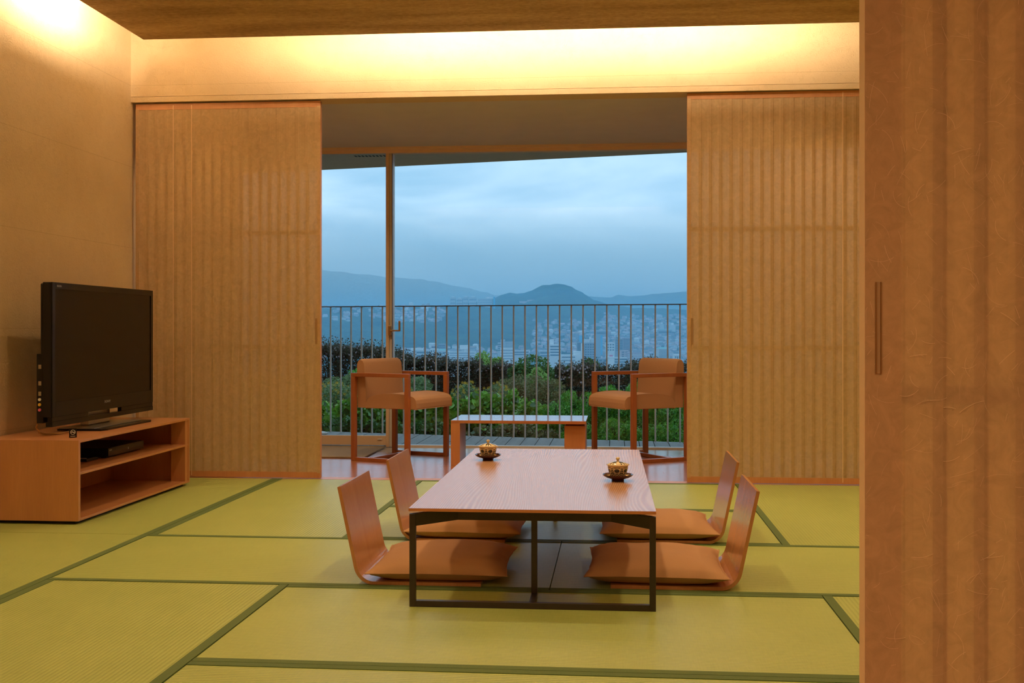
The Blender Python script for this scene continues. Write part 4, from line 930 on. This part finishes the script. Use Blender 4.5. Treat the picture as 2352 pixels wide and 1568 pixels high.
# spiky plants and bare twigs
for i, (u, v_, d, w) in enumerate([(816, 822, 13.0, 'above the left armchair back'), (1395, 868, 11.2, 'left of the right armchair back')]):
    x_, y_, z_ = px_xyz(u, v_, d); gz = ground_z(y_); t = thing('spiky_plant', 'bright spiky-leaved tall plant ' + w, 'plant', (x_, y_, gz)); m = MB(); H_ = z_ - gz
    m.tube([(0, 0, 0), (0, 0, H_ * .8)], 0.006, 5); m.build('stem', M['stem'], t)
    for k in range(14):
        a = R.uniform(0, 6.28); el = R.uniform(0.1, 1.3); l = R.uniform(.09, .13); b_ = Vector((0, 0, H_ * .78)); dv = Vector((cos(a) * cos(el), sin(a) * cos(el), sin(el))); sd = Vector((-sin(a), cos(a), 0)) * .006
        q = MB(); q._add([b_ - sd, b_ + sd, b_ + dv * l * .6 + sd * .8, b_ + dv * l - Vector((0, 0, .02)), b_ + dv * l * .6 - sd * .8], [(0, 1, 2, 3, 4)]); q.build('leaf', M['fern'], t)
t = thing('twigs', 'bare thin twigs sticking up from the hedge at far left', 'plant', px_xyz(770, 800, 15.3)); m = MB()
for k in range(16):
    x_ = R.uniform(-.25, .75); z_ = -0.002 * k; m.tube([(x_, R.uniform(-.1, .1), -0.12 - .12 * max(x_, 0)), (x_ + R.uniform(-.02, .05), 0, R.uniform(.04, .20) - .2 * max(x_, 0))], [0.003, 0.001], 4)
m.build('branches', M['stem'], t)

# ------------------------------------------------------------------ hills (real distances, wooded)
def interp(pts, u):
    if u <= pts[0][0]: return pts[0][1]
    for (a, va), (b, vb) in zip(pts, pts[1:]):
        if u <= b:
            k = (u - a) / (b - a); return va + (vb - va) * k
    return pts[-1][1]
HILLS = [
    ('hill', 'nearer wooded hillside on the left with apartment blocks on its crest', 2300, 1560, [(-600, 640), (400, 690), (740, 703), (900, 706), (1030, 700), (1130, 704), (1200, 714), (1260, 740), (1320, 775), (1400, 800), (3000, 830)]),
    ('hill', 'rounded wooded hill rising above the right half of the city', 2750, 1680, [(-600, 760), (740, 742), (900, 725), (1000, 712), (1060, 700), (1130, 688), (1150, 677), (1170, 672), (1200, 674), (1222, 666), (1245, 656), (1285, 650), (1310, 656), (1335, 671), (1360, 687), (1400, 700), (1450, 706), (1575, 712), (3000, 716)]),
    ('hill', 'long low far ridge at the right under the cloud', 4500, 3300, [(-600, 740), (1100, 715), (1250, 690), (1345, 680), (1400, 684), (1450, 680), (1500, 675), (1575, 670), (1800, 655), (3000, 640)]),
    ('mountain', 'faint far mountain fading into low cloud at left', 6200, 4200, [(-600, 560), (300, 590), (600, 606), (737, 620), (870, 634), (950, 640), (1000, 647), (1050, 657), (1100, 668), (1130, 677), (1200, 690), (1400, 720), (3000, 745)]),
]
def hill_h(i, u, d):
    _, _, D1, D0, pts = HILLS[i]
    vr = interp(pts, u); zr = EYE + (HY - vr) / F_PX * D1
    if d < D0: return -200
    if d <= D1:
        k = (d - D0) / (D1 - D0); k = k ** 0.85
        z = -60 + (zr + 60) * k
    else:
        z = zr - (d - D1) * 0.35
    amp = 9 * min(1, (d - D0) / 300.0) * (0.25 if abs(d - D1) < 30 else 1)
    return z + amp * mnoise.fractal(Vector((u * .02 + i * 7, d * .006, 0)), 1.0, 2.0, 4) * (D1 / 2700) + 2.2 * mnoise.noise(Vector((u * .11, d * .03, i * 5.0)))
def hor(u, d, z):
    a = (u - CX) / F_PX; return (d * (-sin(YAW) + a * cos(YAW)), d * (cos(YAW) + a * sin(YAW)), z)
for i, (nm, lb_, D1, D0, pts) in enumerate(HILLS):
    us = np.linspace(-600, 2900, 420); ds = list(np.linspace(D0, D1, 60)) + list(np.linspace(D1 + 40, D1 + 400, 6)); mb = MB()
    for d in ds:
        for u in us: mb.v.append(hor(u, d, hill_h(i, u, d)))
    n = len(us)
    mb.f = [(j * n + k, j * n + k + 1, (j + 1) * n + k + 1, (j + 1) * n + k) for j in range(len(ds) - 1) for k in range(n - 1)]; mb.mi = [0] * len(mb.f)
    tag(mb.build(nm, M['hill'], smooth=True), lb_, 'hill')
def surface(u, v):
    """distance at which the view ray first meets the landscape (used to stand houses on it)"""
    d = 1250.0
    while d < 4600:
        z = EYE + (HY - v) / F_PX * d
        if z <= max([-60.0] + [hill_h(i, u, d) for i in range(4)]): return d, z
        d += 8
    return None

# ------------------------------------------------------------------ city
def building(label, u0, u1, v0, d, mat, rows=0, cols=0, v1=850, wcol='bwin', dep=16, roof=None, group=None, vb=None, cat='building', strip=True, wz=0.45, ground=-62, wv1=None):
    vb_ = vb; cx_, cy_, zt_ = px_xyz((u0 + u1) / 2, v0, d); w = (u1 - u0) / F_PX * d
    zb_ = ground if vb_ is None else EYE + (HY - vb_) / F_PX * d - 4
    t = thing('building', label, cat, (cx_, cy_, zb_), YAW, group); H_ = zt_ - zb_
    MB().box(-w / 2, w / 2, 0, dep, 0, H_).build('walls', M[mat], t)
    zlow = EYE + (HY - (wv1 or min(v1, (vb_ or 900)))) / F_PX * d - zb_; hh = H_ - zlow
    for r in range(rows):
        z1_ = H_ - hh * (r + 0.35) / rows; z0_ = z1_ - hh / rows * wz
        if cols <= 1:
            MB().box(-w / 2 * .94, w / 2 * .94, -0.25, 0.1, z0_, z1_).build('window_band', M[wcol], t)
        else:
            m_ = MB(); cw = w * .94 / cols
            for c_ in range(cols): m_.box(-w * .47 + cw * (c_ + .18), -w * .47 + cw * (c_ + .82), -0.25, 0.1, z0_, z1_)
            m_.build('window_row', M[wcol], t, kind='stuff')
    MB().box(-w / 2 * 1.02, w / 2 * 1.02, -0.4, dep + .4, H_, H_ + 0.7).build('parapet', M[mat], t)
    if roof:
        for (a, b, h_, rm) in roof: MB().box(-w / 2 + w * a, -w / 2 + w * b, dep * .2, dep * .8, H_ + .6, H_ + h_).build('roof_box', M[rm], t)
    return t
bd = building
bd('tall grey-blue tower with grid windows behind the feathery trees', 1342, 1366, 788, 1400, 'bgrey', 11, 4, roof=[(0.0, .75, 5, 'bpale'), (.55, .7, 8, 'bwhite')], wcol='bwin', v1=850)
bd('narrow dark slab beside the tall grey-blue tower', 1326, 1335, 787, 1420, 'bgrey', 10, 1, v1=815)
bd('thin bright white edge slab between the dark slab and tall tower', 1336, 1340, 790, 1395, 'bwhite')
bd('pale tower with cyan sheet behind the tall grey-blue tower', 1321, 1331, 769, 1900, 'bgrey')
bd('bright cyan covered tower slice left of the tall tower', 1331, 1338, 771, 1880, 'bcyan')
bd('blue-grey tower with cyan flank right of the tall tower', 1368, 1379, 768, 1800, 'bgrey')
bd('narrow cyan tower flank right of the tall tower', 1379, 1384, 771, 1800, 'bcyan')
bd('white office block left of the tall tower base', 1318, 1334, 808, 1300, 'bwhite', 0, 0)
bd('white office with two rows of dark windows above the dark tree', 1289, 1322, 816, 1290, 'bwhite', 3, 12, v1=838)
bd('stepped white office with stripes right of the broad tree', 1263, 1289, 792, 1450, 'bwhite', 4, 1, v1=818, roof=[(0, .35, 7, 'bwhite')])
bd('low pale block right of the stepped white office', 1240, 1268, 806, 1480, 'bpale', 2, 1, v1=820)
bd('white irregular block above the arm of the right armchair', 1393, 1412, 788, 1500, 'bwhite', 3, 3, v1=806)
bd('dark mauve twin tower, darker left half', 1414, 1431, 779, 1550, 'bgrey', 7, 1, v1=806)
bd('dark mauve twin tower, lighter right half', 1431, 1448, 777, 1545, 'bmauve', 9, 1, v1=806)
bd('wide mauve striped apartment slab left of the right armchair', 1441, 1477, 811, 1350, 'bmauve', 8, 1, v1=843, wcol='bpale', roof=[(.4, .9, 4, 'bgrey')])
bd('glass-banded office with dark stripes', 1411, 1441, 822, 1300, 'bpale', 4, 1, v1=845)
bd('plain white office wall beside the glass-banded office', 1396, 1411, 821, 1290, 'bwhite')
bd('small block with pink dome', 1400, 1410, 824, 1320, 'bpale', roof=[(.2, .8, 4.5, 'bred')])
bd('pale tower with dark window grid above the right armchair', 1513, 1538, 802, 1400, 'bpale', 10, 8, v1=832, roof=[(0, .9, 2.5, 'bteal')])
bd('pale side slab left of the window-grid tower', 1506, 1513, 802, 1402, 'bpale')
bd('small white block right of the window-grid tower', 1549, 1563, 815, 1380, 'bwhite', 2, 3, v1=832)
bd('low grey blocks between glass office and tall tower', 1374, 1395, 824, 1330, 'bgrey', 3, 2, v1=845)
bd('flat pale-green roofed long hall on the hillside', 1512, 1543, 758, 2050, 'bgrey', 1, 1, vb=768, v1=766, roof=[(0, 1, 1.6, 'bteal')])
bd('pale church-like block on the hillside', 1539, 1552, 747, 2150, 'bpale', vb=757, roof=[(.3, .7, 5, 'bwhite')])
bd('round-topped pale block on the hillside', 1517, 1525, 744, 2200, 'bpale', vb=752, roof=[(.25, .75, 3, 'bwhite')])
bd('pale striped long hall on the mid slope', 1370, 1392, 760, 2000, 'bgrey', 1, 1, vb=768, v1=768, roof=[(0, 1, 1.5, 'bpale')])
bd('dark roofed wide low block at the city edge right', 1478, 1508, 818, 1380, 'bpale', 3, 1, v1=838)
bd('pinkish blocks above the glass-banded office', 1426, 1444, 806, 1450, 'bpink', 3, 2, v1=820)
bd('wide office with long white floor bands left of the pale green tree', 1031, 1092, 808, 1330, 'bwhite', 5, 1, v1=833, wcol='bgrey', roof=[(0.03, 1.0, 3.2, 'bgrey'), (.4, .73, 8, 'bwhite')])
bd('square white block with dark windows right of the glass door stile', 988, 1005, 802, 1380, 'bwhite', 3, 3, v1=822)
bd('white hall with teal rounded roof', 1006, 1024, 806, 1370, 'bpale', 2, 2, v1=822, roof=[(.1, .95, 2.5, 'bteal')])
bd('grey apartment slab behind the teal-roofed hall', 1007, 1023, 791, 1500, 'bgrey', 4, 1, v1=806)
bd('small mauve block behind the square white block', 991, 1003, 795, 1500, 'bmauve', 2, 1, v1=803)
bd('long white roofed hall near the glass door stile', 944, 970, 801, 1400, 'bwhite', 1, 1, v1=812, wcol='bgrey')
bd('low dark-banded hall below the long white roof', 956, 988, 805, 1370, 'bpale', 2, 1, v1=820)
bd('pale block immediately right of the glass door stile', 905, 925, 803, 1400, 'bwhite', 2, 3, v1=822, wcol='bpale')
bd('low grey hall left of the long white hall', 926, 950, 809, 1380, 'bpale', 2, 1, v1=822, wcol='bgrey')
bd('white block seen between bars left of the glass door stile', 872, 886, 798, 1420, 'bwhite')
bd('low pale block left of the glass door stile', 842, 872, 806, 1400, 'bpale', 2, 1, v1=818, wcol='bgrey')
bd('pale stepped tower behind the pale green tree', 1143, 1152, 788, 1560, 'bpale', 4, 1, v1=806)
bd('pale tall tower behind the pale green tree', 1150, 1160, 781, 1550, 'bpale', 6, 1, v1=806, wcol='bgrey')
bd('grey striped slab between the two garden trees', 1159, 1179, 785, 1560, 'bgrey', 6, 1, v1=806, wcol='bpale')
bd('white block between the two garden trees', 1149, 1180, 801, 1380, 'bwhite', 4, 1, v1=826, wcol='bgrey')
bd('low white block left of the broad garden tree', 1180, 1215, 806, 1420, 'bpale', 2, 1, v1=816)
bd('pinkish slab building on the hill shoulder', 1193, 1211, 692, 2500, 'bpink', vb=706)
bd('taller pinkish slab building on the hill shoulder', 1211, 1227, 689, 2500, 'bpink', vb=706)
for i, (a, b, v, lab) in enumerate([(1034, 1046, 683, 'left-most'), (1048, 1062, 686, 'second'), (1063, 1075, 682, 'third'), (1077, 1094, 683, 'fourth')]):
    bd(lab + ' apartment block of the pale row on the left hill crest', a, b, v, 2280, 'bpale', 2, 1, vb=703, v1=700, wcol='bgrey', roof=[(.3, .8, 2.5, 'bwhite')])
bd('long right-most apartment block on the left hill crest', 1096, 1131, 686, 2280, 'bpale', 3, 9, vb=704, v1=702, wcol='bgrey', roof=[(.6, 1, 3.6, 'bwhite')])
bd('thin cyan tower right of the apartment row on the crest', 1133, 1137, 682, 2270, 'bcyan', vb=711)

# small hillside houses
def house_mesh(wm, rm, w, d, h):
    m = MB(); m.box(-w / 2, w / 2, 0, d, -6, h)
    m._add([(-w / 2 - .5, -.5, h), (w / 2 + .5, -.5, h), (w / 2 + .5, d + .5, h), (-w / 2 - .5, d + .5, h), (-w / 2 + w * .12, d / 2, h + 2.6), (w / 2 - w * .12, d / 2, h + 2.6)],
           [(0, 1, 5, 4), (1, 2, 5), (2, 3, 4, 5), (3, 0, 4)], 1)
    return m.mesh('house', [M[wm], M[rm]])
hm = [house_mesh('bgrey', 'roofd', 12, 8, 6), house_mesh('bgrey', 'rooft', 9, 8, 6), house_mesh('bmauve', 'roofd', 10, 8, 6), house_mesh('bwhite', 'roofd', 9, 8, 5.5), house_mesh('bpale', 'roofd', 11, 8, 6), house_mesh('bwhite', 'rooft', 8, 8, 5.5), house_mesh('bpale', 'bgrey', 14, 9, 8), house_mesh('bgrey', 'roofd', 10, 8, 6), house_mesh('bwhite', 'bpale', 10, 9, 9), house_mesh('bpink', 'rooft', 9, 8, 6)]
RH = random.Random(5)
zones = [(1385, 1580, 728, 832, 150, 'small hazy house on the densely built slope at right', 'hillside houses at right'),
         (1225, 1390, 735, 812, 62, 'small hazy house scattered below the rounded hill', 'scattered houses below the rounded hill'),
         (905, 1010, 700, 738, 34, 'small hazy house on the upper left hillside', 'houses on the upper left hillside'),
         (845, 890, 690, 735, 10, 'small hazy house left of the glass door stile on the hillside', 'houses left of the door stile'),
         (905, 1290, 796, 824, 44, 'small hazy house along the foot of the hills', 'houses along the foot of the hills')]
for (a, b, c, d_, n, lb_, gr) in zones:
    for k in range(n):
        u = RH.uniform(a, b); v = c + (d_ - c) * RH.random() ** 0.75; s = surface(u, v)
        if not s: continue
        o = link_mesh('house', RH.choice(hm), None, hor(u, s[0], s[1] + 0.5), (0, 0, YAW + RH.uniform(-.6, .6)))
        sc_ = RH.uniform(.45, .85); o.scale = (sc_, sc_, sc_)
        cu = min(2, int((u - a) / (b - a) * 3)); cv = min(2, int((v - c) / (d_ - c) * 3))
        if n > 20: w_ = ' '.join([['upper', 'middle', 'lower'][cv], ['left', 'centre', 'right'][cu]]); tag(o, lb_ + ', in the ' + w_ + ' part', 'house', gr + ', ' + w_)
        else: tag(o, lb_, 'house', gr)
# the rest of the town: too many small roofs to count, one mesh
mb = MB(); tt = 0
for (a, b, c, d_, n) in [(1385, 1590, 722, 835, 700), (1225, 1390, 735, 815, 160), (900, 1020, 698, 742, 90), (740, 892, 690, 740, 50), (740, 1290, 800, 826, 160)]:
    for k in range(n):
        u = RH.uniform(a, b); v = c + (d_ - c) * RH.random() ** 0.7; s = surface(u, v)
        if not s: continue
        p = hor(u, s[0], s[1]); w, d2, h_ = RH.uniform(5, 10), RH.uniform(5, 8), RH.uniform(2.5, 5); an = YAW + RH.uniform(-.7, .7); ca, sa = cos(an), sin(an)
        q = [(-w / 2, 0), (w / 2, 0), (w / 2, d2), (-w / 2, d2)]; P = [(p[0] + x * ca - y * sa, p[1] + x * sa + y * ca) for x, y in q]; M1 = RH.choice([0, 0, 1, 1, 2])
        mb.prism(P, p[2] - 4, p[2] + h_, M1)
        R1 = [((P[0][0] + P[3][0]) / 2, (P[0][1] + P[3][1]) / 2, p[2] + h_ + 2.2), ((P[1][0] + P[2][0]) / 2, (P[1][1] + P[2][1]) / 2, p[2] + h_ + 2.2)]
        mb._add([(x, y, p[2] + h_) for x, y in P] + R1, [(0, 1, 5, 4), (2, 3, 4, 5), (1, 2, 5), (3, 0, 4)], RH.choice([3, 4, 2]))
o = tag(mb.build('distant_houses', [M['bpale'], M['bgrey'], M['bmauve'], M['roofd'], M['rooft']], kind='stuff'), 'carpet of tiny hazy roofs filling the slopes between the larger buildings', 'houses')
# wooded patches among the right-hand houses
for k, (u, v, w_) in enumerate([(1560, 768, 26), (1480, 745, 30), (1425, 760, 22), (1375, 800, 18), (1300, 780, 30), (1572, 822, 16)]):
    s = surface(u, v)
    if s: 
        t = thing('grove', 'dark tree grove among hazy houses, ' + ['far right by the church-like block', 'above the twin towers', 'left of the long hall on the slope', 'right of the tall tower', 'left of the cyan tower', 'at the right screen edge'][k], 'grove', hor(u, s[0], s[1] - 4))
        r_ = w_ / F_PX * s[0] / 2; leaf_cloud('foliage', 900, blob(r_, r_ * .8, r_ * .35, r_ * .2, 8, .5, k), r_ * .22, M['tree'], t, seed=200 + k)

# ------------------------------------------------------------------ haze over the valley
def haze_mat(name, col, dens):
    m = bpy.data.materials.new(name); m.use_nodes = True; t = m.node_tree; t.nodes.clear()
    sc = node(t, 'ShaderNodeVolumeScatter'); sc.inputs['Color'].default_value = c4(col); sc.inputs['Density'].default_value = dens
    ab = node(t, 'ShaderNodeVolumeAbsorption'); ab.inputs['Color'].default_value = c4(col); ab.inputs['Density'].default_value = dens
    ad = node(t, 'ShaderNodeAddShader'); o = node(t, 'ShaderNodeOutputMaterial')
    t.links.new(sc.outputs[0], ad.inputs[0]); t.links.new(ab.outputs[0], ad.inputs[1]); t.links.new(ad.outputs[0], o.inputs['Volume'])
    return m
h = MB().box(-6000, 6000, 170, 7000, -59, 90).build('haze', haze_mat('valley_haze', (0.32, 0.71, 1.0), 0.00042)); h['kind'] = 'stuff'; h['label'] = 'blue evening haze over the valley'; h['category'] = 'haze'
h = MB().box(-6000, 6000, 3650, 6900, -58, 420).build('low_cloud', haze_mat('low_cloud', (0.90, 0.98, 1.0), 0.00060)); h['kind'] = 'stuff'; h['label'] = 'pale low cloud hanging over the far mountains'; h['category'] = 'cloud'
